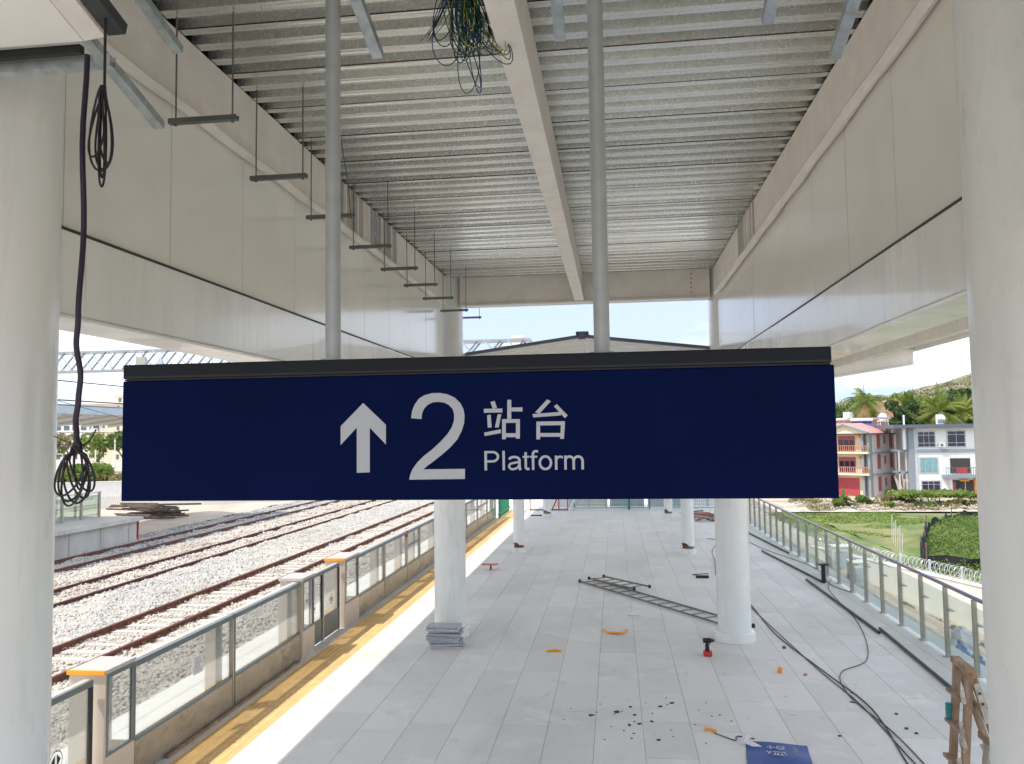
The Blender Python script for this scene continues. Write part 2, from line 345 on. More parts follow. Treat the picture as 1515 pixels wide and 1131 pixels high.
# ================================================================== SETTING
V, Fq = grid(-2500, 2500, -300, 4500, 60, 60, lambda x, y: -6.6+0*x)
npmesh('ground', V, Fq, 'dirt', kind='structure')
# railway formation on the left, a raised level bed with a slope away
MB().add([(-70,-40,-1.22),(-6.5,-40,-1.22),(-6.5,400,-1.22),(-70,400,-1.22),(-90,-40,-6.7),(-90,400,-6.7)], [(0,1,2,3),(4,0,3,5)]).build('track_bed', 'dirt', kind='structure')
V, Fq = grid(-22.6, -6.45, 4, 120, 120, 500, lambda x, y: -1.12+.035*wob(x, y, 2.1, 1)-.0*x)
npmesh('ballast_bed', V, Fq, 'ballast_bed', kind='structure')
# grass field, yard and right-hand verge
def verge(x, y): return np.interp(x, [5.3, 7, 10.6, 11.2], [-.55, -1.3, -2.85, -2.95]) + .05*wob(x, y, 1.3, 2)
V, Fq = grid(5.26, 11.6, 2, 90, 26, 160, verge); npmesh('verge', V, Fq, 'dirt', kind='structure')
V, Fq = grid(11.0, 90, 18, 100, 90, 90, lambda x, y: -6.05+.12*wob(x, y, .12, 3)); npmesh('field', V, Fq, 'grass', kind='structure')
V, Fq = grid(11.0, 90, 97, 112, 140, 40, lambda x, y: -5.9+.45*np.abs(wob(x, y, .35, 5))*np.clip((112-y)/8, 0, 1)*np.clip((y-97)/2, 0, 1)); npmesh('yard', V, Fq, 'rubble_dirt', kind='structure')
MB().box(11, 90, 111.5, 180, -6.5, -5.82).build('yard_paving', 'dirt', kind='structure')
# hills
def hillz(x, y):
    ridge = 47*np.exp(-((x-300)/200)**2)+8*np.exp(-((x-60)/80)**2)
    return -8+ridge*np.exp(-((y-520)/150)**2)*(1+.06*wob(x, y, .03, 4))+1.0*wob(x, y, .09, 1)
V, Fq = grid(-60, 800, 230, 900, 170, 120, hillz); npmesh('hill', V, Fq, 'hill', kind='structure')
hx = RNG.uniform(20, 420, 5200); hy = RNG.uniform(300, 520, 5200); hz = hillz(hx, hy)
pts = np.repeat(np.stack([hx, hy, hz+.5], 1), 9, 0)+RNG.normal(0, 1, (5200*9, 3))*np.array([1.3, 1.3, .7])
V, Fq = leaves(pts, .5, .6); npmesh('hill_scrub', V, Fq, 'scrub', kind='stuff', label='dry scrub and small bushes covering the hillside', cat='scrub')

# ------------------------------------------------------------------ platform
PX0, PX1 = -6.28, 5.26
plat = MB().box(PX0+.06, PX1, -8, 44, -2.9, -.026).build('platform', 'concrete', kind='structure')
MB().box(PX0-.02, PX0+.30, -8, 44, -.14, 0.0).build('platform_coping', 'granite', plat)
TW, TL = .562, 1.12
def tile_mesh(w, l, name='paving_tile', mt='granite', h=.022):
    g = .0018; b = .003
    m = MB(); x, y = w/2-g, l/2-g
    m.add([(-x,-y,-h),(x,-y,-h),(x,y,-h),(-x,y,-h),(-x,-y,-b),(x,-y,-b),(x,y,-b),(-x,y,-b),(-x+b,-y+b,0),(x-b,-y+b,0),(x-b,y-b,0),(-x+b,y-b,0)],
          [(0,3,2,1),(0,1,5,4),(1,2,6,5),(2,3,7,6),(3,0,4,7),(4,5,9,8),(5,6,10,9),(6,7,11,10),(7,4,8,11),(8,9,10,11)])
    return m.mesh(name, mt)
tm = tile_mesh(TW, TL); tiles = []
xs0 = -4.24+TW/2; ncol = 17; offs = [random.choice((0, .28, .56, .84)) for _ in range(ncol)]
for c in range(ncol):
    for r in range(-8, 34):
        x = xs0+c*TW; y = 6+offs[c]+r*TL
        if y > 43.4: continue
        vis = y > 7.2 and (x < 2.2+.36*(y-8) or x < 5)
        tiles.append((0 if vis else 1, y, x, y))
tiles.sort(); far = MB()
for i, (_, _, x, y) in enumerate(tiles):
    dz = random.uniform(-.0015, .0015)
    if i < 290: inst(tm, 'paving_tile', plat, (x, y, dz))
    else:
        g = .003; far.box(x-TW/2+g, x+TW/2-g, y-TL/2+g, y+TL/2-g, -.022, dz)
far.build('far_paving', 'granite', plat, kind='stuff', label='pale grey granite paving slabs of the far platform')
# strip left of the tactile band and narrow band between
sm_ = tile_mesh(.36, 1.2, 'edge_tile')
for r in range(26):
    inst(sm_, 'edge_tile', plat, (-5.025, 5.6+r*1.2, 0))
MB().box(-5.99, -5.215, -8, 44, -.024, 0).build('edge_screed', 'granite', plat)
# tactile tiles with ribs
tt = MB().box(-.272, .272, -.298, .298, -.022, 0)
for k in range(6): tt.add([(-.24+k*.088, -.28, .0005), (-.20+k*.088, -.28, .0005), (-.20+k*.088, .28, .0005), (-.24+k*.088, .28, .0005), (-.23+k*.088, -.27, .006), (-.21+k*.088, -.27, .006), (-.21+k*.088, .27, .006), (-.23+k*.088, .27, .006)], [(0,1,5,4),(1,2,6,5),(2,3,7,6),(3,0,4,7),(4,5,6,7)])
ttm = tt.mesh('tactile_tile', 'tactile')
for r in range(54): inst(ttm, 'tactile_tile', plat, (-4.54, 5.2+r*.6, .001))
MB().box(-4.84, -4.815, -8, 38, -.02, .0005).build('yellow_border', 'yellow_line', plat)
MB().box(-4.264, -4.238, -8, 38, -.02, .0025).build('yellow_border', 'yellow_line', plat)

# ------------------------------------------------------------------ ballast stones
def band(n, x0, x1, y0, y1, s0, z, mt, name, lab):
    u = RNG.uniform(0, 1, n); y = y0*(y1/y0)**u; x = RNG.uniform(x0, x1, n)
    V, Fq = stones(x, y, np.full(n, z)+.035*wob(x, y, 2.1, 1)+RNG.uniform(-.01, .02, n), s0*RNG.uniform(.6, 1.35, n)*(1+.012*(y-y0)))
    npmesh(name, V, Fq, mt, kind='stuff', label=lab, cat='ballast')
band(62000, -10.3, -6.45, 5.5, 50, .042, -1.10, 'stone', 'ballast_stones', 'pale ballast stones between platform edge and first track')
band(38000, -15.2, -12.4, 12, 60, .048, -1.10, 'stone_grey', 'ballast_stones', 'grey ballast stones between first and second track')
band(17000, -15.4, -12.2, 12, 60, .048, -1.09, 'stone', 'ballast_stones', 'paler ballast stones mixed in between first and second track')
band(14000, -12.3, -10.2, 12, 60, .042, -1.12, 'stone', 'ballast_stones', 'pale ballast stones in the bed of the first track')
band(26000, -18.7, -15.0, 18, 70, .05, -1.09, 'stone', 'ballast_stones', 'pale ballast stones around the second track')
band(20000, -22.6, -18.4, 22, 80, .05, -1.10, 'stone_grey', 'ballast_stones', 'grey ballast stones around the far track')

# ------------------------------------------------------------------ tracks
def rail_prof(x, z):    # closed section
    return [(x-.07,z-.15),(x+.07,z-.15),(x+.07,z-.138),(x+.012,z-.12),(x+.012,z-.04),(x+.036,z-.03),(x+.036,z-.003),(x+.028,z),(x-.028,z),(x-.036,z-.003),(x-.036,z-.03),(x-.012,z-.04),(x-.012,z-.12),(x-.07,z-.138)]
slm = MB()
slm.add([(-1.25,-.14,-.2),(1.25,-.14,-.2),(1.25,.14,-.2),(-1.25,.14,-.2),(-1.25,-.10,0),(1.25,-.10,0),(1.25,.10,0),(-1.25,.10,0)], [(0,3,2,1),(4,5,6,7),(0,1,5,4),(1,2,6,5),(2,3,7,6),(3,0,4,7)])
slm = slm.mesh('sleeper', 'sleeper')
fsm = MB().box(-.10, -.045, -.05, .05, 0, .05).box(.045, .10, -.05, .05, 0, .05).mesh('rail_fastening', 'rail_rust')
def track(xa, xb, y0, y1, mt, lab, sl, zoff=0):
    t = thing('railway_track', ((xa+xb)/2, y0, -1.1), lab, 'railway track')
    for x in (xa, xb):
        p = rail_prof(x, -.95+zoff); MB().prism([(a, y0, b) for a, b in p], (0, y1-y0, 0)).build('rail', mt, t)
    if sl:
        n = int((y1-y0)/.6)
        for i in range(min(n, sl)): inst(slm, 'sleeper', t, ((xa+xb)/2, y0+.3+i*.6, -1.085), (0, 0, random.uniform(-.01, .01)))
        for i in range(0, 60):
            for x in (xa, xb):
                q = inst(fsm, 'rail_fastening', t, (x, y0+.3+i*.6, -1.085))
    return t
track(-12.12, -10.62, 11, 90, 'rail_rust', 'nearest railway track with rusty rails on white concrete sleepers', 120)
track(-16.72, -15.25, 14, 110, 'rail_maroon', 'middle railway track with maroon rails sunk in ballast', 0)
track(-20.72, -19.25, 18, 120, 'rail_rust', 'far railway track beside the opposite platform wall', 120)

# ------------------------------------------------------------------ opposite platform
op = thing('opposite_platform', (-25, 30, -1.1), 'opposite concrete platform end beyond the far track', 'platform')
MB().box(-32, -21.5, -20, 34.6, -1.3, -.17).build('platform_wall', 'concrete', op)
MB().box(-32, -21.3, -20, 34.8, -.168, 0).build('platform_slab', 'concrete', op)
for x in (-22.2, -21.75): MB().cyl((x, 35.05, -1.25), (x+.1, 34.95, -.1), .05, n=8).build('red_prop', 'red', op)
for k in range(12): MB().box(-21.497, -21.485, 12+k*2.0, 12.025+k*2.0, -1.25, -.18).build('wall_joint', 'grout', op)
og = thing('glass_railing', (-23.2, 36, 0), 'short glass railing on the opposite platform end', 'railing')
for k in range(12):
    y = 34.4-k*1.25
    MB().box(-23.24, -23.16, y-.05, y+.05, 0, 1.12).build('post', 'post_tan', og)
    if k: MB().box(-23.21, -23.19, y+.06, y+1.19, .08, 1.02).build('glass_pane', 'glass_green', og)
MB().box(-23.24, -23.16, 20, 34.5, 1.122, 1.16).build('top_rail', 'steel', og)
for k in range(4): MB().box(-24.4-k*1.2, -24.32-k*1.2, 34.36, 34.44, 0, 1.12).build('post', 'post_tan', og)
for k in range(4): MB().box(-24.28-k*1.2, -23.26-k*1.2, 34.39, 34.41, .08, 1.02).build('glass_pane', 'glass_green', og)
cb = thing('equipment_cabinet', (-24.6, 32.5, 0), 'pale grey cabinet behind the glass on the opposite platform', 'cabinet')
MB().box(-25.1, -24.2, 32.2, 33.0, 0, 1.25).build('cabinet_body', 'apt_white', cb, bev=.02)
MB().box(-25.0, -24.3, 32.175, 32.197, .15, 1.1).build('cabinet_door', 'hoard', cb)
oc = thing('opposite_canopy', (-25.3, 28, 0), 'grey winged canopy over the opposite platform', 'canopy')
for y in (12, 22, 32.6): MB().cyl((-25.3, y, 0), (-25.3, y, 4.5), .28, n=20).build('column', 'far_paint', oc, smooth=True)
MB().prism([(-21.9,-20,4.60),(-21.9,-20,4.92),(-25.3,-20,4.62),(-29,-20,4.95),(-29,-20,4.65),(-25.3,-20,4.2)], (0, 66, 0)).build('canopy_roof', 'cap_white', oc)
MB().box(-21.96, -21.86, -20, 46.0, 4.56, 4.95).build('fascia', 'hoard', oc)
for k in range(20): MB().bar((-22.0, 8+k*2, 4.54), (-25.2, 8+k*2, 4.14), .12, .10).build('soffit_rib', 'far_paint', oc)
MB().tube([(-22.6, 27, 4.2), (-22.5, 29.6, 4.15), (-22.5, 30.0, 4.25), (-22.5, 30.2, 4.7)], .05, 8).build('drain_pipe', 'white_sheet', oc, smooth=True)

# ------------------------------------------------------------------ OUR CANOPY
cy0, cy1 = -6.0, 14.0
XL, XR = -2.88, 1.72
can = thing('platform_canopy', (-.5, 14, 0), 'large white canopy with raised metal deck bay over the platform', 'canopy')
# deck sheets
per = .23
def deck_sheet(y0, name):
    prof = []
    z0 = 6.268; h = .066
    for k in range(3):
        a = y0+k*per; prof += [(a, z0), (a+.034, z0), (a+.040, z0+.005), (a+.052, z0+.005), (a+.058, z0), (a+.088, z0), (a+.098, z0+h), (a+.216, z0+h), (a+.227, z0+.002)]
    m = MB(); P = []
    for (y, z) in prof: P += [(XL-.02, y, z), (XR+.02, y, z)]
    for (y, z) in prof: P += [(XL-.02, y, z+.004), (XR+.02, y, z+.004)]
    n = len(prof)
    for i in range(n-1): m.f.append((2*i, 2*i+1, 2*i+3, 2*i+2)); m.f.append((2*n+2*i, 2*n+2*i+2, 2*n+2*i+3, 2*n+2*i+1))
    m.v = [tuple(p) for p in P]
    return m
y = 14.0-.69
while y > cy0:
    dz = random.uniform(0, .006)
    m = deck_sheet(y, 'deck'); m.v = [(a, b, c+dz) for a, b, c in m.v]
    m.build('deck_sheet', 'deck', can)
    w_ = random.choice((.002, .004, .006))
    MB().box(XL-.01, XR+.01, y-w_, y+.001, 6.262+dz, 6.267+dz).build('deck_lap', random.choice(('lap', 'rust', 'lap')), can)
    y -= .69
MB().box(XL-.5, XR+.7, cy0, 15.0, 6.352, 6.5).build('roof_slab', 'deck_end_dark', can)
# edge beams (fireproofed) with rolled lower flange
for s, X in ((-1, XL), (1, XR)):
    yw = 3.55 if s < 0 else 4.005
    xo = X+s*.16
    MB().box(*sorted((X+s*.29, X+s*.34)), 13.60, 15.2, 4.625, 6.35).build('sun_block_end', 'panel', can)  # added outside the far column to block a stray sun patch
    MB().box(min(X, xo), max(X, xo), yw, 13.99, 5.76, 6.262).build('edge_beam', 'fireproof', can)
    MB().tube([(X-s*.028, yw+i*.35*(13.7-yw)/9.7, 5.745+.006*math.sin(i*1.7)) for i in range(28)], [.036+.008*abs(math.sin(i*2.3)) for i in range(28)], 8).build('beam_flange', 'fireproof', can, smooth=True)
    MB().box(*sorted((X+s*.12, X+s*.155)), cy0, 13.99, 6.255, 6.355).build('sky_block_strip', 'deck_end_dark', can)  # added black strip, hides the sky through the deck-edge gap
    # unseen wall added beside and behind the near columns to keep sun out
    xw0, xw1 = sorted((X+s*(.55 if s > 0 else .38), X+s*(.62 if s > 0 else .45)))
    MB().box(xw0, xw1, cy0, yw-.05, 4.17, 6.34).build('sun_block_wall', 'panel', can)
    MB().box(*sorted((X+s*.03, X+s*.62)), yw-.045, yw-.002, 4.63, 6.34).build('return_wall', 'panel', can)
    # wall panels
    st = 5.02 if s < 0 else 5.18; w = 1.06 if s < 0 else 1.03
    k0 = int(math.floor((cy0-st)/w))
    yy = st+k0*w
    while yy < 13.72:
        a, b = max(yy, yw+.003), min(yy+w, 13.72)
        if b < yw+.1: yy += w; continue
        t = random.uniform(-.0015, .0015)
        x0, x1 = sorted((X+s*(.03+t), X+s*.07)); MB().box(x0, x1, a+.004, b-.004, 4.639, 5.755).build('wall_panel', 'panel', can)
        yy += w
    x0, x1 = sorted((X+s*.075, X+s*.16)); MB().box(x0, x1, yw+.003, 13.72, 4.60, 5.80).build('wall_core', 'black', can)
    # bottom beam
    m = MB(); x0, x1 = sorted((X, X+s*.30))
    m.box(x0, x1, yw+.003, 13.75, 4.17, 4.622); m.build('bottom_beam', 'beam_white', can, bev=.012)
    x0, x1 = sorted((X-s*.012, X+s*.34)); MB().box(x0, x1, yw+.003, 13.75, 4.145, 4.167).build('beam_flange', 'beam_white', can, bev=.006)
    x0, x1 = sorted((X+s*.005, X+s*.28)); MB().box(x0, x1, yw+.003, 13.75, 4.624, 4.637).build('shadow_gap', 'dark_metal', can)
    # continuation of the lower beam beyond the raised bay
    x0, x1 = sorted((X, X+s*.30)); MB().box(x0, x1, 14.32, 38, 4.17, 4.62).build('bottom_beam', 'far_paint', can)
# louvre-like stained patch of vertical ribs on left edge beam and right edge beam
for s, X, ya, yb, n in ((-1, XL, 8.1, 10.6, 34), (1, XR, 9.9, 11.2, 16)):
    for k in range(n):
        yk = ya+(yb-ya)*k/n
        x0, x1 = sorted((X-s*.001, X-s*random.uniform(.008, .02))); MB().box(x0, x1, yk, yk+.03, 5.78, 6.26).build('beam_rib', random.choice(('fireproof', 'stud', 'concrete')), can)
# end cross beam, centre beam
MB().box(-2.66, 1.66, 14.0, 14.18, 5.78, 6.26).build('cross_beam', 'fireproof', can)
MB().box(-2.66, 1.66, 13.96, 14.22, 5.75, 5.782).build('cross_beam_flange', 'fireproof', can)
MB().box(-.635, -.475, cy0, 13.955, 5.78, 5.825).build('centre_beam_flange', 'fireproof', can)
MB().box(-.615, -.495, cy0, 13.955, 5.827, 6.264).build('centre_beam', 'fireproof', can)
for k in range(5): MB().cyl((1.35, 13.998, 5.86+k*.08), (1.35, 13.98, 5.86+k*.08), .012, n=8).build('bolt', 'rust', can)
# lower gable beyond the raised bay
ax = -.53
m = MB().prism([(-2.62,14.35,4.90),(ax,14.35,5.17),(1.66,14.35,4.90),(1.66,14.35,4.97),(ax,14.35,5.24),(-2.62,14.35,4.97)], (0, 23.6, 0)); m.build('gable_roof', 'far_paint', can)
for s, xe, X_ in ((-1, -2.62, XL), (1, 1.66, XR)):
    a = [(ax, 14.28, 5.20), (xe, 14.28, 4.93)]
    MB().bar(a[0], a[1], .10, .05).build('verge_trim', 'dark_trim', can)
    for k in range(70):
        y = 14.6+k*.33
        MB().bar((ax+s*.02, y, 5.152), (xe, y, 4.882), .12, .03).build('soffit_rib', 'far_paint', can)
    MB().box(*sorted((xe+s*.0, X_+s*.32)), 14.32, 38, 4.625, 4.95).build('added_upstand', 'far_paint', can)  # added to close a slit where sun leaked onto the floor
MB().bar((ax, 14.24, 5.14), (ax, 14.24, 5.27), .12, .08).build('ridge_cap', 'dark_trim', can)
MB().bar((ax, 14.3, 5.26), (ax, 37.9, 5.26), .22, .05).build('ridge_cap', 'dark_trim', can)
# side wings
for s, X, XE in ((-1, XL-.30, -5.96), (1, XR+.30, 4.97)):
    za, zb = 4.50, 4.86
    n = int((38-cy0)/.30); P = []; Fs = []
    for i in range(n+1):
        yv = cy0+i*.30
        for dy, dz in ((0, 0), (.17, 0), (.20, .05), (.27, .05)):
            P += [(X, yv+dy, za+dz), (XE, yv+dy, zb+dz)]
    for i in range(len(P)//2-1): Fs.append((2*i, 2*i+1, 2*i+3, 2*i+2))
    MB().add(P, Fs).build('wing_soffit', mat('soffit_tan', (.78, .70, .58), .55, .1, var=.08, scale=3), can)
    MB().prism([(X,cy0,za+.05),(XE,cy0,zb+.05),(XE,cy0,zb+.12),(X,cy0,za+.14)], (0, 44.0, 0)).build('wing_roof', 'far_paint', can)
    for f in (.50,):
        xx = X+(XE-X)*f; zz = za+(zb-za)*f
        MB().box(xx-.05, xx+.05, cy0, 38, zz-.22, zz-.004).build('purlin', 'beam_white', can)
    MB().box(min(XE-.09*s, XE), max(XE-.09*s, XE), cy0, 38, zb-.10, zb+.14).build('eave_beam', 'beam_white', can)
    for yb in (4, 14, 24, 34):
        MB().prism([(X-.0*s,yb-.07,za-.36),(XE-.10*s,yb-.07,zb-.30),(XE-.10*s,yb-.07,zb-.07),(X,yb-.07,za-.03)], (0, .14, 0)).build('cantilever_beam', 'beam_white', can)
        MB().prism([(X,yb-.13,za-.39),(XE-.10*s,yb-.13,zb-.33),(XE-.10*s,yb-.13,zb-.305),(X,yb-.13,za-.365)], (0, .26, 0)).build('cantilever_flange', 'beam_white', can)

# ------------------------------------------------------------------ columns
def column(x, y, r, rc, ztop, lab, rust=False, mt='white_paint'):
    t = thing('column', (x, y, 0), lab, 'column', 'columns carrying the canopy')
    MB().lathe((x, y, 0), [(rc, 0), (rc, .135), (rc-.012, .15), (r+.01, .152)], 40).build('column_base', mt, t, smooth=True)
    z0 = .153
    if rust:
        MB().lathe((x, y, 0), [(r*.86, .153), (r*.9, .19), (r*.86, .24), (r*.9, .27)], 24).build('exposed_steel', 'rust', t, smooth=True)
        n = 28; P = []
        for k in range(n):
            a = 2*math.pi*k/n; P.append((x+r*math.cos(a), y+r*math.sin(a), .23+.06*random.random()+.05*math.sin(a*2)))
        for k in range(n):
            a = 2*math.pi*k/n; P.append((x+r*math.cos(a), y+r*math.sin(a), ztop))
        MB().add(P, [(i, (i+1) % n, n+(i+1) % n, n+i) for i in range(n)]).build('column_shaft', mt, t, smooth=True)
    else:
        MB().cyl((x, y, z0), (x, y, ztop), r, n=56, caps=False).build('column_shaft', mt, t, smooth=True)
    return t
column(-3.0, 3.60, .28, .34, 6.26, 'huge white column filling the left edge of the view')
column(1.95, 4.0, .28, .34, 6.26, 'huge white column filling the right edge of the view')
column(-2.93, 14.25, .275, .335, 6.5, 'white column with stacked slabs at its foot, beside the yellow strip', mt='white_paint')
column(1.93, 14.25, .275, .335, 6.5, 'white column standing behind the cordless drill at the ladder end', mt='white_paint')
column(-2.87, 24.1, .17, .22, 4.6, 'thinner column with rusty foot next to the yellow strip', True, 'far_paint')
column(2.02, 24.0, .18, .228, 4.6, 'thinner column with rusty foot beyond the lying ladder', True, 'far_paint')
column(2.12, 34.2, .175, .215, 4.6, 'farthest thin column with rusty foot before the green fence', True, 'far_paint')
column(-2.87, 34.2, .175, .215, 4.6, 'farthest thin column hidden behind the one beside the yellow strip', True, 'far_paint')
# haunch bracket at the right column
bk = thing('beam_bracket', (2.2, 3.9, 5.2), 'pink-grey painted bracket on the right edge column', 'bracket')
MB().box(2.02, 2.25, 3.62, 3.80, 5.35, 5.9).build('bracket_plate', 'fireproof', bk, bev=.02)
MB().tube([(2.06, 3.66, 5.36), (2.08, 3.63, 5.30), (2.14, 3.62, 5.22)], .035, 8).build('bracket_bolt', 'fireproof', bk, smooth=True)

# ------------------------------------------------------------------ hanging sign
YS = 3.60
sg = thing('platform_sign', (-.695, YS, 3.2), 'long navy hanging sign with arrow, number 2 and the word Platform', 'sign')
MB().box(-2.318, .936, YS, YS+.16, 3.208, 3.775).build('sign_panel', 'navy', sg, bev=.004)
MB().box(-2.312, .922, YS+.003, YS+.155, 3.7765, 3.7835).build('sign_groove', 'black', sg)
MB().box(-2.315, .926, YS-.004, YS+.16, 3.785, 3.853).build('sign_cap', 'sign_cap', sg, bev=.004)
MB().box(-2.310, .920, YS-.007, YS-.0045, 3.787, 3.797).build('cap_lip', 'black', sg)
for x in (-1.312, -.048):
    MB().cyl((x, YS+.09, 3.853), (x, YS+.09, 6.26), .036, n=24, caps=False).build('hanger_pole', 'pole', sg, smooth=True)
    MB().cyl((x, YS+.09, 3.8535), (x, YS+.09, 3.862), .06, n=24).build('pole_flange', 'pole', sg)
ARROW = [(-1.1373, 3.6498), (-1.0312, 3.5488), (-1.0316, 3.4596), (-1.1068, 3.5372), (-1.1075, 3.334), (-1.1681, 3.3328), (-1.1677, 3.5381), (-1.244, 3.4597), (-1.2439, 3.5453)]
TWO = [(-0.9132, 3.5767), (-0.9086, 3.6089), (-0.8962, 3.6384), (-0.876, 3.6652), (-0.8499, 3.68), (-0.8152, 3.6886), (-0.7806, 3.6888), (-0.7461, 3.6821), (-0.7119, 3.6662), (-0.6864, 3.6412), (-0.6721, 3.6131), (-0.6673, 3.5835), (-0.6702, 3.5499), (-0.6808, 3.5164), (-0.7009, 3.4789), (-0.7312, 3.4457), (-0.7701, 3.4125), (-0.8134, 3.3794), (-0.8411, 3.3603), (-0.8585, 3.3454), (-0.6681, 3.3462), (-0.6686, 3.3011), (-0.9237, 3.2996), (-0.9192, 3.3215), (-0.9086, 3.3466), (-0.8868, 3.3759), (-0.8563, 3.4051), (-0.8173, 3.4341), (-0.7782, 3.469), (-0.7478, 3.5006), (-0.7261, 3.5322), (-0.7155, 3.5632), (-0.7152, 3.5928), (-0.721, 3.614), (-0.738, 3.6329), (-0.7594, 3.6443), (-0.7835, 3.6481), (-0.8112, 3.647), (-0.8372, 3.6356), (-0.8547, 3.6164), (-0.8627, 3.5953), (-0.8655, 3.5716)]
ZHAN = [[(-0.5489, 3.6428), (-0.5302, 3.6483), (-0.5196, 3.6162), (-0.5391, 3.6132)], [(-0.5791, 3.6131), (-0.4951, 3.6132), (-0.4953, 3.5957), (-0.5793, 3.5954)], [(-0.565, 3.5834), (-0.5488, 3.5865), (-0.5444, 3.5295), (-0.5623, 3.5281)], [(-0.5166, 3.5876), (-0.5005, 3.5874), (-0.5131, 3.529), (-0.53, 3.5293)], [(-0.5795, 3.5066), (-0.5031, 3.5205), (-0.5033, 3.5038), (-0.5763, 3.4914)], [(-0.4725, 3.6514), (-0.4548, 3.651), (-0.456, 3.5657), (-0.4737, 3.566)], [(-0.4549, 3.6167), (-0.4048, 3.6166), (-0.405, 3.5982), (-0.4551, 3.5991)], [(-0.4974, 3.5656), (-0.4173, 3.5642), (-0.4176, 3.5475), (-0.4976, 3.5488)], [(-0.4976, 3.5484), (-0.4808, 3.5481), (-0.4818, 3.4759), (-0.4986, 3.4762)], [(-0.4352, 3.5474), (-0.4176, 3.5471), (-0.4186, 3.4776), (-0.4363, 3.4778)], [(-0.481, 3.5026), (-0.4363, 3.502), (-0.4366, 3.4845), (-0.4812, 3.4851)]]
TAI = [[(-0.2945, 3.6496), (-0.2771, 3.6417), (-0.3289, 3.5877), (-0.3489, 3.5931)], [(-0.3608, 3.5858), (-0.2338, 3.5936), (-0.2341, 3.5778), (-0.3568, 3.5707)], [(-0.2641, 3.6182), (-0.2515, 3.6279), (-0.2042, 3.5773), (-0.2169, 3.5651)], [(-0.3437, 3.5522), (-0.2172, 3.5518), (-0.2175, 3.5344), (-0.344, 3.5347)], [(-0.344, 3.5343), (-0.3273, 3.5341), (-0.3283, 3.4731), (-0.345, 3.4733)], [(-0.2349, 3.5343), (-0.2175, 3.534), (-0.2227, 3.4741), (-0.2393, 3.4743)], [(-0.3274, 3.5013), (-0.2372, 3.5), (-0.2375, 3.4834), (-0.3277, 3.4847)]]
# platform text [(-0.5805, 3.4246), (-0.5816, 3.3396), (-0.1412, 3.3374)]

def flat_glyph(polys, name, parent, y=YS, mt='letter'):
    m = MB()
    for i, q in enumerate(polys):
        d = .0012+.00012*(i % 8)
        m.prism([(a, y-d, b) for a, b in q], (0, d+.0006, 0))
    return m.build(name, mt, parent)
flat_glyph([ARROW], 'arrow', sg); flat_glyph([TWO], 'numeral', sg)
flat_glyph(ZHAN, 'character', sg); flat_glyph(TAI, 'character', sg)
def text_mesh(body, width, height_cap, loc, rot, mt, name, parent, bold=0.):
    c = bpy.data.curves.new(name, 'FONT'); c.body = body; c.extrude = .0006; c.offset = bold; c.size = 1
    tmp = bpy.data.objects.new('tmp', c); COL.objects.link(tmp); bpy.context.view_layer.update()
    me = bpy.data.meshes.new_from_object(tmp); bpy.data.objects.remove(tmp)
    xs = [v.co.x for v in me.vertices]; cap = max(v.co.y for v in me.vertices); x0 = min(xs); w = max(xs)-x0
    for v in me.vertices: v.co = Vector(((v.co.x-x0)*width/w, v.co.y*height_cap/cap, v.co.z*.9))
    me.materials.clear(); me.materials.append(M[mt]); me.name = name
    o = bpy.data.objects.new(name, me); COL.objects.link(o); po = ORG[parent.name]; o.parent = parent
    o.location = tuple(Vector(loc)-Vector(po)); o.rotation_euler = rot; ORG[o.name] = tuple(loc); return o

def arc(cx, cy, rx, ry, a0, a1, n=14): return [(cx+rx*math.cos(math.radians(a0+(a1-a0)*k/n)), cy+ry*math.sin(math.radians(a0+(a1-a0)*k/n))) for k in range(n+1)]
def ribbon(pts, w):
    pts = [p for i, p in enumerate(pts) if i == 0 or math.dist(p, pts[i-1]) > 1]; n = len(pts); Lf, Rt = [], []
    for i, (x, y) in enumerate(pts):
        a = pts[max(i-1, 0)]; b = pts[min(i+1, n-1)]; dx, dy = b[0]-a[0], b[1]-a[1]; l = math.hypot(dx, dy); nx, ny = -dy/l*w/2, dx/l*w/2
        Lf.append((x+nx, y+ny)); Rt.append((x-nx, y-ny))
    return Lf, Rt
W_ = 88
letters = [(0, [([(121,0),(121,716)],95), ([(121,674),(370,674)]+arc(370,502,200,172,90,-90)+[(121,330)],84)]),
    (667, [([(108,0),(108,716)],W_)]),
    (889, [(arc(268,365,190,120,165,0,12)+[(458,120),(470,60),(490,0)],W_), ([(445,300),(360,282),(250,268)]+arc(215,143,135,110,105,290,14)+[(330,60),(400,100),(440,170)],80)]),
    (1445, [([(128,655),(128,130)]+arc(205,120,78,85,180,275,8)+[(260,42)],W_), ([(18,485),(258,485)],70)]),
    (1723, [([(115,0),(115,590)]+arc(215,590,100,98,180,75,8)+[(300,680)],W_), ([(10,485),(270,485)],70)]),
    (2001, [(arc(278,260,200,232,90,450,36),W_)]),
    (2557, [([(108,0),(108,519)],W_), ([(110,300)]+arc(250,300,140,178,180,62,10)+[(350,455)],80)]),
    (2890, [([(108,0),(108,519)],W_), ([(110,320)]+arc(250,320,150,158,160,0,14)+[(400,0)],W_), ([(402,320)]+arc(560,320,156,158,160,0,14)+[(716,0)],W_)])]
m = MB(); sc_ = .4403/3560; q_ = 0
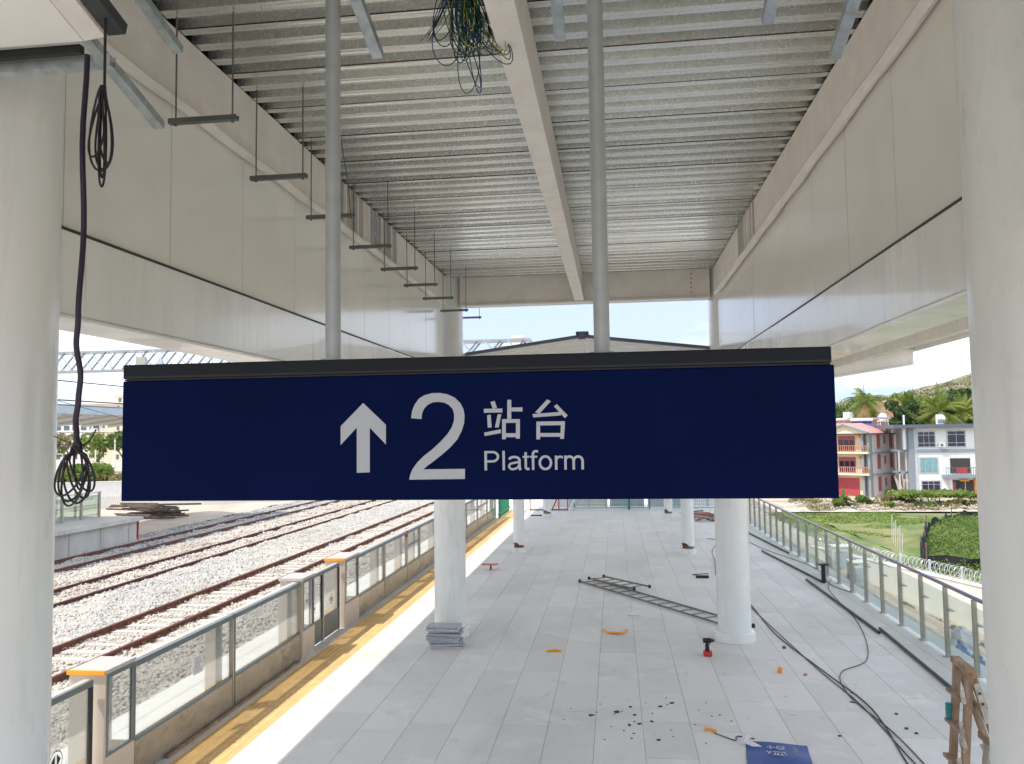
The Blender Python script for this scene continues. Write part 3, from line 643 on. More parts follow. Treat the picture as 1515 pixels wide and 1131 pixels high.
for x0_, strokes in letters:
    for pts, w in strokes:
        Lf, Rt = ribbon(pts, w); q_ += 1; d = .0011+.00014*(q_ % 5)
        T_ = lambda p, dd: (-.5885+(x0_+p[0])*sc_, YS-dd, 3.3385+p[1]*sc_*.97)
        n = len(Lf); V = [T_(p, d) for p in Lf]+[T_(p, d) for p in Rt]+[T_(p, -.0002) for p in Lf]+[T_(p, -.0002) for p in Rt]
        Fs = [(i, i+1, n+i+1, n+i) for i in range(n-1)]+[(2*n+i, 2*n+i+1, i+1, i) for i in range(n-1)]+[(n+i, n+i+1, 3*n+i+1, 3*n+i) for i in range(n-1)]
        m.add(V, Fs)
m.build('lettering', 'letter', sg)

# ------------------------------------------------------------------ platform screen doors (left)
XP = -4.98
GP = 'glass screen panels along the tracks'
def screen_panel(y0, y1, lab, mid=False, notice=False):
    t = thing('glass_screen_panel', (XP, y0, 0), lab, 'screen panel', GP)
    MB().box(XP-.05, XP, y0+.004, y1-.004, 1.14, 1.20).build('top_rail', 'steel_dark', t)
    MB().box(XP-.14, XP-.051, y0+.004, y1-.004, 1.165, 1.203).build('top_cap', 'cap_white', t)
    MB().box(XP-.04, XP-.004, y0+.03, y1-.03, .005, .38).build('kick_plate', 'kick', t, bev=.004)
    MB().box(XP-.045, XP, y0+.03, y1-.03, .383, .42).build('bottom_rail', 'steel_dark', t)
    MB().box(XP-.028, XP-.016, y0+.045, y1-.045, .42, 1.14).build('glass_pane', 'glass_psd', t)
    MB().box(XP-.055, XP+.004, y1-.028, y1-.002, 0.0, 1.138).build('frame_post', 'steel', t)
    MB().box(XP-.05, XP-.001, y0+.004, y0+.03, 0.0, 1.138).build('frame_post', 'steel_dark', t)
    MB().box(XP-.24, XP-.10, y1-.30, y1-.12, 0.0, 1.16).build('support_post', 'beige_plate', t)
    if mid: MB().box(XP-.045, XP, y0+.03, y1-.03, .82, .86).build('middle_rail', 'steel_dark', t)
    if notice:
        s = MB().box(XP-.013, XP-.011, y1-1.0, y1-.78, .70, .92).build('notice', 'sticker', t)
        m = MB()
        for k in range(6): m.box(XP-.0105, XP-.010, y1-.98, y1-.80-.03*(k % 3), .73+k*.03, .738+k*.03)
        m.build('notice_print', 'steel_dark', s)
def cabinet(y0, y1, lab, cap='orange', openfront=True):
    t = thing('screen_cabinet', (XP, y0, 0), lab, 'cabinet', 'door pocket cabinets of the platform screen')
    x1, x0 = XP+.02, XP-.36
    MB().box(x0, x1, y0, y0+.022, 0, 1.215).build('end_plate', 'beige_plate', t, bev=.003)
    MB().box(x0, x1, y1-.02, y1, 0, .42).build('end_plate', 'beige_plate', t)
    MB().box(x0, x0+.05, y1-.02, y1, .422, 1.215).build('corner_post', 'beige_plate', t)
    MB().box(x1-.02, x1, y0+.024, y1-.022, 0, .42).build('kick_plate', 'beige_plate', t)
    MB().box(x1-.022, x1+.002, y0+.024, y0+.06, .423, 1.17).build('frame', 'steel_dark', t)
    MB().box(x1-.022, x1+.002, y1-.06, y1-.022, .423, 1.17).build('frame', 'steel_dark', t)
    MB().box(x1-.022, x1+.002, y0+.024, y1-.022, 1.172, 1.215).build('frame', 'steel_dark', t)
    MB().box(x1-.022, x1+.002, y0+.061, y1-.061, .423, .455).build('frame', 'steel_dark', t)
    MB().box(x1-.014, x1-.006, y0+.062, y1-.062, .457, 1.17).build('glass_pane', 'glass_psd', t)
    MB().box(x0+.04, x0+.16, y1-.20, y1-.05, 0, 1.2).build('support_post', 'beige_plate', t)
    MB().box(x0-.01, x1+.006, y0-.006, y1+.004, 1.217, 1.256).build('top_cap', 'cap_white', t, bev=.004)
    MB().box(x0-.012, x1+.009, y0-.03, y0-.0065, 1.215, 1.262).build('end_strip', cap, t, bev=.004)
def door_leaf(y0, y1, lab, sy):
    X = XP-.06
    t = thing('sliding_door_leaf', (X, y0, 0), lab, 'door leaf', 'sliding leaves of the platform screen door')
    MB().box(X-.03, X, y0+.006, y1-.006, 1.13, 1.19).build('top_rail', 'steel_dark', t)
    MB().box(X-.10, X-.031, y0+.006, y1-.006, 1.15, 1.192).build('top_cap', 'cap_white', t)
    MB().box(X-.03, X, y0+.006, y0+.045, .01, 1.128).build('frame', 'post_tan', t)
    MB().box(X-.03, X, y1-.045, y1-.006, .01, 1.128).build('frame', 'black', t)
    MB().box(X-.026, X-.004, y0+.047, y1-.047, .02, .40).build('kick_plate', 'steel_dark', t)
    MB().box(X-.02, X-.012, y0+.047, y1-.047, .402, 1.128).build('glass_pane', 'glass_psd', t)
    # round sticker with two arrowheads either side of a bar
    m = MB(); c = (X-.0095, sy, .62); n = 28
    P = []
    for r in (.090, .082):
        for k in range(n): a = 2*math.pi*k/n; P.append((c[0], c[1]+r*math.cos(a), c[2]+r*math.sin(a)))
    m.add(P, [(k, (k+1) % n, n+(k+1) % n, n+k) for k in range(n)])
    for s in (-1, 1): m.add([(c[0], c[1]+s*.012, c[2]+.06), (c[0], c[1]+s*.012, c[2]-.06), (c[0], c[1]+s*.066, c[2])], [(0,1,2)])
    s_ = m.build('sticker_print', 'black', t)
door_leaf(6.20, 7.44, 'nearest sliding door leaf, cut by the big left column', 6.93)
door_leaf(4.9, 6.18, 'sliding door leaf hidden behind the big left column', 5.5)
cabinet(7.50, 8.00, 'nearest screen cabinet with orange end strip and brown cable at its foot')
screen_panel(8.02, 10.24, 'glass screen panel carrying a small white printed notice', notice=True)
screen_panel(10.26, 12.52, 'glass screen panel just before the pale-topped cabinet')
cabinet(12.54, 13.06, 'screen cabinet with plain pale cap beside the short door leaf', cap='cap_white')
door_leaf(13.08, 13.66, 'short door leaf between the pale-capped cabinet and the wider leaf', 13.25)
door_leaf(13.68, 14.52, 'wider door leaf touching the orange-ended middle cabinet', 14.12)
cabinet(14.58, 15.40, 'middle screen cabinet with orange end strip, left of the white column')
screen_panel(15.42, 17.27, 'glass screen panel just beyond the middle orange-ended cabinet')
screen_panel(17.29, 19.18, 'glass screen panel just before the red marked frame')
screen_panel(19.20, 20.46, 'narrow screen panel with a middle rail and red mark on top', mid=True)
yy = 20.48; k = 0
while yy < 33:
    lab = ['glass screen panel partly hidden by the white column', 'glass screen panel hidden behind the white column', 'glass screen panel just right of the white column', 'second glass screen panel right of the white column',
           'third glass screen panel right of the white column', 'last glass screen panel before the green fence'][min(k, 5)]
    screen_panel(yy, yy+2.2, lab, mid=(k == 4)); yy += 2.22; k += 1
MB().box(XP-.045, XP+.006, 19.15, 19.23, 1.06, 1.215).build('red_marker', 'red', org=(XP, 19.19, 1.06), label='small red marker cap on a post top of the glass screen', cat='marker', bev=.004)
MB().box(XP+.01, XP+.05, 8.6, 12.4, .001, .03).build('brown_strip', 'wood', org=(XP, 10, 0), label='thin brown board strip lying along the foot of the glass screen', cat='board')
m = MB()
m.tube([(-4.93+.11*math.cos(a)*1.0, 7.85+.0*a, .10+.10*math.sin(a)) for a in np.linspace(-.4, 2.6, 12)], .018, 8)
m.tube([(-4.86+.09*math.cos(a), 7.98, .07+.07*math.sin(a)) for a in np.linspace(-.2, 3.1, 12)], .018, 8)
m.build('brown_hose_piece', 'wood', smooth=True, org=(-4.9, 7.9, 0), label='curled brown hose offcut on the floor by the nearest screen cabinet', cat='hose')

# ------------------------------------------------------------------ right glass railing
gr = thing('glass_railing', (4.98, 20, 0), 'long glass railing with tan steel posts on the right platform edge', 'railing')
XG = 4.98
for i in range(32):
    y = 4.25+i*1.015
    MB().box(XG-.03, XG+.03, y-.022, y+.022, 0, 1.06).build('post', 'post_tan', gr)
    MB().box(XG-.06, XG+.06, y-.05, y+.05, 0.001, .012).build('post_foot', 'post_tan', gr)
    MB().box(XG+.031, XG+.085, y-.10, y+.10, .70, .722).build('bracket', 'steel', gr)
    MB().box(XG-.006, XG+.006, y+.03, y+.985, .05, .97).build('glass_pane', 'glass_green', gr)
MB().tube([(XG, 3.6, 1.09), (XG, 20, 1.09), (XG, 36.3, 1.09)], .03, 12).build('top_rail', 'rail_tube', gr, smooth=True)

# ------------------------------------------------------------------ trapeze hangers (threaded rods + strut)
ys = [4.88, 6.08, 7.27, 8.53, 9.74, 10.86, 11.98, 13.24, 14.60]
hl = ['nearest trapeze hanger below the roof at upper left', 'second trapeze hanger from the camera, left of the sign pole', 'third trapeze hanger, half hidden by the left sign pole with a bent rod',
      'fourth trapeze hanger, just right of the left sign pole', 'fifth trapeze hanger in the row along the left wall', 'sixth trapeze hanger in the row along the left wall',
      'third trapeze hanger from the far end of the row', 'second trapeze hanger from the far end, in front of the far column', 'farthest and darkest trapeze hanger against the sky']
for i, y in enumerate(ys):
    t = thing('trapeze_hanger', (-2.62, y, 5.57), hl[i], 'hanger', 'trapeze hangers in a row along the left wall')
    z = 5.57 if i < 8 else 5.64
    b = MB(); b.box(-2.845, -2.375, y-.020, y+.020, z-.02, z-.014); b.box(-2.845, -2.375, y-.020, y-.015, z-.014, z+.014); b.box(-2.845, -2.375, y+.015, y+.020, z-.014, z+.014)
    b.build('strut', 'galv_rod', t)
    zt = 6.31 if i < 8 else 6.30
    MB().tube([(-2.80, y, z-.03), (-2.80, y, 5.9), (-2.80+.004*math.sin(i), y, zt)], .0055, 6).build('threaded_rod', 'galv_rod', t)
    dx = -.10 if i == 2 else 0
    MB().tube([(-2.41, y, z-.03), (-2.41+dx*.3, y, 5.9), (-2.41+dx, y, zt)], .0055, 6).build('threaded_rod', 'galv_rod', t)
    for x in (-2.80, -2.41): MB().cyl((x, y, z-.032), (x, y, z-.0205), .011, n=6).build('nut', 'galv_rod', t)

# ------------------------------------------------------------------ sloping steel studs hanging over the camera
dS = Vector((0, -.958, .287)).normalized(); up = Vector((0, .287, .958))
sl = [(-2.39, 5.16, 1.5, 'galvanised sloping stud ending lowest at upper left'), (-2.29, 5.57, 1.3, 'galvanised sloping stud second from the left'),
      (-1.18, 5.46, 1.2, 'galvanised sloping stud right of the left sign pole'), (-.23, 5.48, 1.1, 'short stud end left of the right sign pole'),
      (.79, 5.49, 1.1, 'shortest stud end right of the right sign pole'), (1.10, 5.29, 1.5, 'galvanised sloping stud at upper right in front of the beam')]
for x, z, ln, lab in sl:
    a = Vector((x, 4.0, z)); b = a+dS*ln
    t = thing('steel_stud', tuple(a), lab, 'steel stud', 'sloping steel studs overhead')
    r = Vector((1, 0, 0)); c = (a+b)/2; h = (b-a)/2
    MB().obox(c, r*.025, h, up*.0012).build('stud_web', 'stud', t)
    for s in (-1, 1): MB().obox(c+r*s*.0262+up*.020, r*.0012, h, up*.0215).build('stud_flange', 'stud', t)
    for s in (-1, 1): MB().obox(c+r*s*.019+up*.0418, r*.0058, h, up*.0010).build('stud_lip', 'stud', t)
# sloping ceiling panel at top left
t = thing('ceiling_panel', (-2.8, 3, 5.12), 'pale sloping ceiling panel at the top left corner', 'ceiling panel')
a = Vector((-2.13, 3.0, 5.135)); b = Vector((-4.2, 3.0, 5.135))
MB().prism([a, b, b+dS*2.2, a+dS*2.2], up*.03).build('panel_face', 'panel', t)
MB().prism([a+Vector((.004, 0, 0)), a+Vector((.095, .0, .01)), a+Vector((.095, 0, .01))+dS*2.2, a+Vector((.004, 0, 0))+dS*2.2], up*.03).build('panel_trim', 'fireproof', t)
MB().bar(a+Vector((.14, .02, .045)), a+Vector((.14, .02, .045))+dS*2.0, .075, .05, up).build('edge_channel', 'dark_metal', t)
MB().bar((-4.2, 3.035, 5.118), (-2.16, 3.035, 5.118), .03, .035).build('dark_gap_bar', 'black', t)  # black colour stands in for the shaded gap under the panel edge
MB().bar((-4.2, 3.09, 5.085), (-2.10, 3.09, 5.085), .05, .045).build('front_channel', 'stud', t)
for x, z in ((-2.07, 5.055), (-2.06, 5.20)):
    MB().box(x-.03, x+.045, 3.02, 3.06, z-.02, z-.017).box(x-.03, x+.045, 3.057, 3.06, z-.017, z+.03).box(x-.03, x+.045, 3.02, 3.023, z-.017, z+.03).build('joint_clip', 'stud', t)

# ------------------------------------------------------------------ hanging cables
def wav(y, pts): return [(x, y+.01*math.sin(z*9), z) for x, z in pts]
t = thing('hanging_cable', (-2.12, 3.0, 3.5), 'thick black cable ending in a tied coil at lower left', 'cable')
sp = []
ctrl = [(-2.118, 5.08), (-2.118, 4.6), (-2.119, 4.2), (-2.122, 3.98), (-2.132, 3.88), (-2.118, 3.76), (-2.128, 3.66), (-2.136, 3.58), (-2.128, 3.52), (-2.110, 3.465)]
for i in range(len(ctrl)-1):
    for k in range(5):
        f = k/5; f2 = f*f*(3-2*f); sp.append((ctrl[i][0]*(1-f2)+ctrl[i+1][0]*f2, ctrl[i][1]*(1-f)+ctrl[i+1][1]*f))
MB().tube(wav(3.0, sp), .0115, 10).build('thick_cable', 'purple_cable', t, smooth=True)
loops = [(-2.165, .055, .115, -.25), (-2.145, .045, .125, -.1), (-2.125, .040, .13, .05), (-2.10, .040, .12, .15), (-2.075, .055, .11, .35), (-2.11, .030, .10, .2), (-2.135, .05, .135, -.05)]
for i, (cx, rx, rz, tilt) in enumerate(loops):
    P = []
    for k in range(37):
        a = math.pi/2+2*math.pi*k/36; u, v = rx*math.cos(a)*1.05, rz*(math.sin(a)-1)*.88
        if v > -.03: u *= .5
        P.append((-2.115+u*math.cos(tilt)-v*math.sin(tilt)*.55+(cx+2.115)*.35*(-v/.2), 2.985+.02*math.sin(a+i), 3.475+v*math.cos(tilt)*.98+.2*abs(u)*0))
    MB().tube(P, .0042, 8).build('wire_loop', 'purple_cable' if i % 3 == 0 else 'cable', t, smooth=True)
MB().tube([(-2.11, 2.98, 3.47), (-2.08, 2.98, 3.478), (-2.05, 2.975, 3.50), (-2.025, 2.975, 3.54)], .003, 6).build('wire_end', 'cable', t)
for k in range(5): MB().tube([(-2.115, 2.985, 3.475), (-2.13-.02*k+.05*(k % 2)*2, 2.98, 3.485+.008*k)], .002, 5).build('tie_end', 'cable', t)
MB().cyl((-2.112, 2.985, 3.49), (-2.114, 2.985, 3.462), .018, n=10).build('tie_wrap', 'cable', t)

t = thing('hanging_cable', (-1.99, 2.93, 4.8), 'thin black cable with a looped bundle hanging at upper left', 'cable')
MB().tube([(-1.987, 2.93, 5.697), (-1.987, 2.93, 5.24), (-1.985, 2.93, 4.901), (-1.985, 2.93, 4.855)], .0055, 8).build('drop_cable', 'cable', t, smooth=True)
for i, (w, ln, sh) in enumerate([(.04, .28, -.03), (.055, .33, .012), (.022, .36, 0), (.07, .33, -.01), (.03, .30, .02), (.012, .40, .004)]):
    P = []
    for k in range(33):
        a = 2*math.pi*k/32; zz = (1-math.cos(a))/2; P.append((-1.985+w*math.sin(a)*(.35+.65*zz)+sh*zz, 2.92+.012*math.cos(a+i), 4.892-ln*zz))
    MB().tube(P, .0042, 6).build('wire_loop', 'cable', t, smooth=True)
MB().cyl((-1.985, 2.92, 4.901), (-1.985, 2.92, 4.883), .013, n=8).build('tie_wrap', 'cable', t)

t = thing('wire_bundle', (-.8, 4.6, 6.1), 'tangled bundle of green, blue and yellow wires hanging from the roof', 'wires')
for i in range(46):
    side = random.random(); x0 = -.84+random.uniform(-.13, .10); xb = x0+random.choice((-.03, .0, .04, .12, .17))+random.uniform(-.05, .05)
    ln = random.uniform(.28, .50) if i < 43 else .66
    w = random.uniform(.03, .11); P = []
    y0 = 4.6+random.uniform(-.05, .05); ztop = 6.27; top = 6.08
    for k in range(25):
        a = 2*math.pi*k/24; zz = (1-math.cos(a))/2; P.append((x0+(xb-x0)*zz+w*math.sin(a)*(.25+.75*zz), y0+.03*math.sin(a*2+i), top+.08-ln*zz))
    P = [(x0, y0, ztop)]+P
    MB().tube(P, .0032, 5).build('wire', random.choice(('wire_green', 'wire_blue', 'cable', 'wire_yg', 'wire_green', 'wire_blue', 'cable')), t, smooth=True)
for i in range(7):
    x0 = -.93+random.uniform(-.03, .04)
    MB().tube([(x0+.05, 4.6, 6.27), (x0, 4.6, 6.05), (x0-.06, 4.6, 5.93), (x0-.10-.02*i*.3, 4.6, 5.84+.02*(i % 3))], .0024, 5).build('wire', random.choice(('wire_green', 'wire_blue', 'wire_yg')), t, smooth=True)

# ------------------------------------------------------------------ things on the platform floor
# stack of spare slabs
names = ['top', 'second from top', 'third from top', 'fourth from top', 'fifth from top', 'sixth from top', 'seventh from top', 'second from bottom', 'bottom']
z = .0; H = .034
order = list(range(8, -1, -1))
for k, idx in enumerate(order):
    dx, dy, a = random.uniform(-.035, .035), random.uniform(-.03, .03), random.uniform(-.09, .09)
    if idx == 8: dx, a, dy = .05, .10, -.03
    if idx == 7: dx, a = .03, .25
    m = MB().box(-.27, .27, -.14, .14, 0, H); o = m.build('paving_slab', 'slab_edge', org=(0, 0, 0),
        label='grey stone slab, %s of the stack at the white column foot' % names[idx], cat='stone slab', group='spare slabs stacked by the column')
    o.location = (-2.86+dx, 13.45+dy, z+.001); o.rotation_euler = (0, 0, a); z += H+.006
# steel lattice ladders lying down
def ladder(a, b, w, n, lab, z=0., bay=True):
    a, b = Vector(a), Vector(b); d = (b-a).normalized(); s = Vector((-d.y, d.x, 0))*w/2
    t = thing('ladder', tuple(a), lab, 'ladder', 'ladders lying on the platform')
    for k in (-1, 1): MB().bar(a+s*k+Vector((0,0,.03+z)), b+s*k+Vector((0,0,.03+z)), .020, .035).build('side_rail', 'ladder_steel', t)
    for i in range(n):
        f = (i+.5)/n; p = a.lerp(b, f)
        MB().cyl(p-s*.97+Vector((0,0,.035+z)), p+s*.97+Vector((0,0,.035+z)), .011, n=8).build('rung', 'ladder_steel', t)
    for q in (a, b):
        for k in (-1, 1): MB().box(q.x+s.x*k-.03, q.x+s.x*k+.03, q.y+s.y*k-.03, q.y+s.y*k+.03, z+.001, z+.065).build('rubber_foot', 'black', t)
ladder((-.72, 19.45, 0), (2.2, 15.0, 0), .40, 15, 'long dark metal ladder lying on the floor towards the right white column')
ladder((-.50, 19.50, 0), (.52, 18.25, 0), .44, 5, 'short ladder section lying across the far end of the long ladder', .064)
# cordless drill
t = thing('cordless_drill', (1.36, 13.2, 0), 'black cordless drill standing on its red battery', 'drill')
MB().box(1.30, 1.43, 13.13, 13.25, .001, .075).build('battery', 'red', t, bev=.012)
MB().prism([(1.325, 13.17, .077), (1.395, 13.17, .077), (1.385, 13.17, .20), (1.335, 13.17, .20)], (0, .045, 0)).build('handle', 'black', t, bev=.008)
MB().cyl((1.30, 13.19, .235), (1.42, 13.19, .235), .038, n=16).build('motor_housing', 'black', t, smooth=True)
MB().cyl((1.42, 13.19, .235), (1.475, 13.19, .235), .026, .016, n=14).build('chuck', 'dark_metal', t, smooth=True)
MB().box(1.395, 1.41, 13.18, 13.2, .17, .20).build('trigger', 'red', t)
# pipes and cables
def lay(pts, r, name, mt, lab, cat, n=8, org=None, group=None):
    P = []
    for i in range(len(pts)-1):
        p0 = Vector(pts[max(i-1, 0)]); p1 = Vector(pts[i]); p2 = Vector(pts[i+1]); p3 = Vector(pts[min(i+2, len(pts)-1)])
        for k in range(6):
            f = k/6; P.append(.5*((2*p1)+(p2-p0)*f+(2*p0-5*p1+4*p2-p3)*f*f+(3*p1-p0-3*p2+p3)*f**3))
    P.append(Vector(pts[-1]))
    return MB().tube(P, r, n).build(name, mt, org=org or tuple(pts[0]), smooth=True, label=lab, cat=cat, group=group)
pg_ = 'black pipes lying along the railing'
for a, b, lab in (((4.40, 29.2, .03), (4.80, 24.0, .03), 'farthest black pipe lying near the railing'), ((4.14, 24.4, .03), (4.62, 19.6, .03), 'second farthest black pipe lying near the railing'),
                  ((4.34, 19.8, .03), (4.40, 14.75, .03), 'third black pipe, ending beside the nearest pipe'), ((4.50, 15.05, .03), (4.33, 10.2, .03), 'nearest black pipe running behind the wooden ladder')):
    MB().cyl(a, b, .024, n=14).build('black_pipe', 'cable', org=a, smooth=True, label=lab, cat='pipe', group=pg_)
cg = 'black cables on the platform floor'
lay([(2.35, 18.2, .01), (2.62, 17.3, .01), (2.66, 14.6, .01), (2.93, 12.4, .01), (3.11, 10.85, .01), (2.95, 9.1, .01), (2.9, 8, .01)], .008, 'floor_cable', 'cable', 'thicker black cable snaking from behind the right column to the bottom edge', 'cable', group=cg)
lay([(2.40, 18.2, .01), (2.55, 17.4, .01), (2.70, 15.0, .01), (2.87, 12.5, .01), (3.02, 11.0, .01), (3.03, 9.3, .01), (3.05, 8, .01)], .0065, 'floor_cable', 'cable', 'second black cable running beside the thicker one', 'cable', group=cg)
lay([(4.95, 20.0, .01), (4.55, 18.6, .01), (4.27, 15.5, .01), (3.75, 13.2, .01), (3.15, 12.4, .01), (2.98, 11.37, .01), (3.10, 10.1, .01), (3.12, 9.1, .01), (3.1, 8, .01)], .0065, 'floor_cable', 'cable', 'black cable curving from the railing across to the bottom edge', 'cable', group=cg)
lay([(2.9, 27.2, .01), (3.2, 26.8, .01), (2.75, 24.5, .01), (2.6, 22.6, .01), (2.35, 20.4, .01)], .0075, 'floor_cable', 'cable', 'thin black cable winding on the floor behind the right column', 'cable', group=cg)
lay([(4.0, 27.5, .01), (4.3, 24.8, .01), (4.95, 21.6, .01), (4.75, 19.4, .01), (4.95, 18.4, .01)], .008, 'floor_cable', 'cable', 'thin black cable along the foot of the glass railing', 'cable', group=cg)
# small scraps
def scrap(x, y, s, mt, name, lab, cat, group=None, h=.012):
    n = 7; P = [(x+s*random.uniform(.5, 1)*math.cos(6.28*k/n), y+s*random.uniform(.3, .8)*math.sin(6.28*k/n), 0.001) for k in range(n)]
    a = random.uniform(0, 3.1); ca, sa = math.cos(a), math.sin(a)
    P = [(x+(p[0]-x)*ca-(p[1]-y)*sa, y+(p[0]-x)*sa+(p[1]-y)*ca, p[2]) for p in P]
    m = MB().add(P+[(p[0]+random.uniform(-.01, .01), p[1], p[2]+h*random.uniform(.4, 1.6)) for p in P]+[(x, y, h*1.5)],
                 [(i, (i+1) % n, n+(i+1) % n, n+i) for i in range(n)]+[(n+i, n+(i+1) % n, 2*n) for i in range(n)]+[tuple(range(n-1, -1, -1))])
    return m.build(name, mt, org=(x, y, 0), label=lab, cat=cat, group=group)
for px in [(-.37, 10.35), (-.05, 10.5), (.12, 10.7), (.17, 10.4), (.50, 10.75), (.22, 10.1), (.37, 10.2), (.10, 10.05), (.42, 9.6), (.66, 10.9), (2.48, 9.9), (3.35, 10.7), (3.3, 10.2), (2.95, 11.1), (3.05, 11.5), (3.36, 10.05)]:
    scrap(px[0], px[1], random.uniform(.02, .055), 'cable', 'tape_scrap', 'small black scrap of tape lying on the grey paving', 'scrap', 'black tape scraps on the paving', .008)
for px in [(-2.1, 14.9), (-1.9, 14.6), (.8, 9.9), (3.2, 11.9), (2.9, 12.4), (1.66, 14.7), (2.85, 10.9), (-1.4, 16.4), (1.5, 12.3), (2.15, 11.3), (.95, 10.2), (-3.0, 9.6), (2.1, 10.6), (-1.0, 11.5), (.3, 13.1)]:
    scrap(px[0], px[1], random.uniform(.02, .05), 'white_sheet', 'paper_scrap', 'small crumpled white paper scrap on the grey paving', 'paper', 'white paper scraps on the paving', .006)
for k in range(26):
    a = random.uniform(0, 6.28); q = random.random()**.6; px = (.35+1.1*q*math.cos(a), 10.3+.9*q*math.sin(a))
    scrap(px[0], px[1], random.uniform(.008, .02), random.choice(('cable', 'rust', 'cable')), 'tape_crumb', 'tiny dark crumb among the black tape scraps on the paving', 'crumb', 'tiny crumbs among the tape scraps', .005)
scrap(2.29, 12.38, .055, 'orange', 'orange_lump', 'bright orange crumpled lump on the paving in the open floor', 'plastic wrapper', h=.05)
scrap(2.62, 12.25, .03, 'pink_red', 'red_lump', 'tiny pinkish-red lump right of the orange lump', 'plastic wrapper', h=.02)
scrap(2.62, 13.7, .035, 'rust', 'brown_lump', 'small dark red lump behind the orange lump', 'debris', h=.03)
MB().box(.18, .42, 15.9, 16.02, .001, .04).build('white_box', 'white_sheet', org=(.3, 15.95, 0), bev=.01, label='small white box lying between ladder and orange strap', cat='box')
lay([(-.28, 14.75, .01), (-.18, 14.5, .02), (-.02, 14.42, .03), (.08, 14.55, .015), (.13, 14.75, .01)], .022, 'orange_strap', 'orange', 'curved orange strap lying in the middle of the floor', 'strap', 5)
lay([(-1.16, 13.22, .012), (-1.02, 13.26, .02), (-.92, 13.24, .012)], .022, 'orange_strap', 'orange', 'short straight orange strap left of the curved one', 'strap', 5)
lay([(.98, 9.98, .012), (1.02, 9.92, .03), (1.10, 9.9, .012)], .018, 'orange_clip', 'orange', 'small orange clip at the end of a black cord by the blue sheet', 'clip', 5)
lay([(1.07, 9.86, .008), (1.2, 9.72, .008), (1.28, 9.65, .008), (1.32, 9.78, .008), (1.5, 9.72, .008)], .006, 'kinked_cord', 'cable', 'kinked black cord running to the blue sheet', 'cord', 5)
# sheet with white lettering
t = thing('blue_sheet', (1.7, 9.3, 0), 'blue printed sheet lying on the floor at the bottom edge', 'printed sheet')
V, Fq = grid(-.33, .33, -.42, .42, 14, 16, lambda x, y: .010+.006*np.sin(x*9+y*5)+.004*np.cos(y*13))
ra = -.12
V2 = V.copy(); V2[:, 0] = 1.66+V[:, 0]*math.cos(ra)-V[:, 1]*math.sin(ra); V2[:, 1] = 9.18+V[:, 0]*math.sin(ra)+V[:, 1]*math.cos(ra)
npmesh('sheet_face', V2, Fq, 'blue_sheet', t, org=(1.7, 9.3, 0))
def SH(u, v, z=.024): return (1.66+u*math.cos(ra)-v*math.sin(ra), 9.18+u*math.sin(ra)+v*math.cos(ra), z)
def strk(m, pts, w):
    for i in range(len(pts)-1): m.bar(SH(*pts[i]), SH(*pts[i+1]), w, .001)
m = MB()
for st in ([(-.07, .30), (-.07, .20)], [(-.11, .25), (-.02, .25)], [(.0, .22), (.0, .29), (.07, .29), (.07, .22)], [(.01, .19), (.06, .25)], [(.06, .19), (.02, .25)],
           [(-.12, .13), (-.09, .10)], [(-.10, .06), (-.07, .13)], [(-.05, .13), (.08, .13)], [(-.03, .10), (-.03, .05)], [(0, .10), (0, .05)], [(.04, .10), (.04, .05)], [(-.05, .04), (.08, .04)], [(.06, .12), (.09, .07)]):
    strk(m, st, .014)
m.build('lettering', 'letter', t)
m = MB()
for k in range(7): strk(m, [(.17, .30-k*.04), (.205+.01*(k % 2), .30-k*.04)], .006); strk(m, [(.17+.02*(k % 3), .305-k*.04), (.17+.02*(k % 3), .28-k*.04)], .005)
m.build('small_lettering', 'steel', t)
P = [SH(-.36, .44, .05), SH(-.30, .46, .09), SH(-.25, .40, .07), SH(-.30, .36, .045), SH(-.24, .28, .05), SH(-.16, .24, .026), SH(-.26, .22, .028), SH(-.35, .30, .03)]
MB().prism(P, (0, 0, .004)).build('peeled_corner', 'white_sheet', t)
# red-topped stand
t = thing('red_stand', (-3.28, 21.0, 0), 'small low stand with a flat red top near the yellow strip', 'stand')
MB().box(-3.48, -3.06, 20.9, 21.1, .13, .155).build('stand_top', 'pink_red', t, bev=.008)
MB().cyl((-3.25, 21, .001), (-3.25, 21, .129), .025, n=10).build('stand_leg', 'rust', t)
# far heap of steel parts, black block, bracket post
t = thing('steel_heap', (3.4, 33, 0), 'heap of dark steel scaffold pieces by the far columns', 'scaffold heap')
for k in range(22):
    a = random.uniform(0, 3.1); c = Vector((3.35+random.uniform(-.5, .5), 33.0+random.uniform(-.6, .8), .04+.012*k)); d = Vector((math.cos(a), math.sin(a), random.uniform(-.04, .04)))*random.uniform(.3, .75)
    MB().bar(c-d, c+d, .04, .04).build('steel_bar', random.choice(('rust', 'dark_metal', 'steel', 'red')), t)
m = MB().box(4.62, 4.70, 19.5, 19.58, 0, .42).box(4.55, 4.77, 19.45, 19.63, .40, .43)
m.build('post_jack', 'black', org=(4.66, 19.5, 0), label='short black screw jack standing by the glass railing', cat='jack')
t = thing('power_strip', (1.95, 20.2, 0), 'small black power strip on the floor behind the right column', 'power strip')
MB().box(1.85, 2.15, 20.0, 20.1, .001, .06).build('strip_body', 'black', t, bev=.008); MB().tube([(2.0, 20.1, .03), (1.8, 20.4, .02), (2.2, 20.6, .01)], .01, 6).build('strip_cord', 'cable', t)

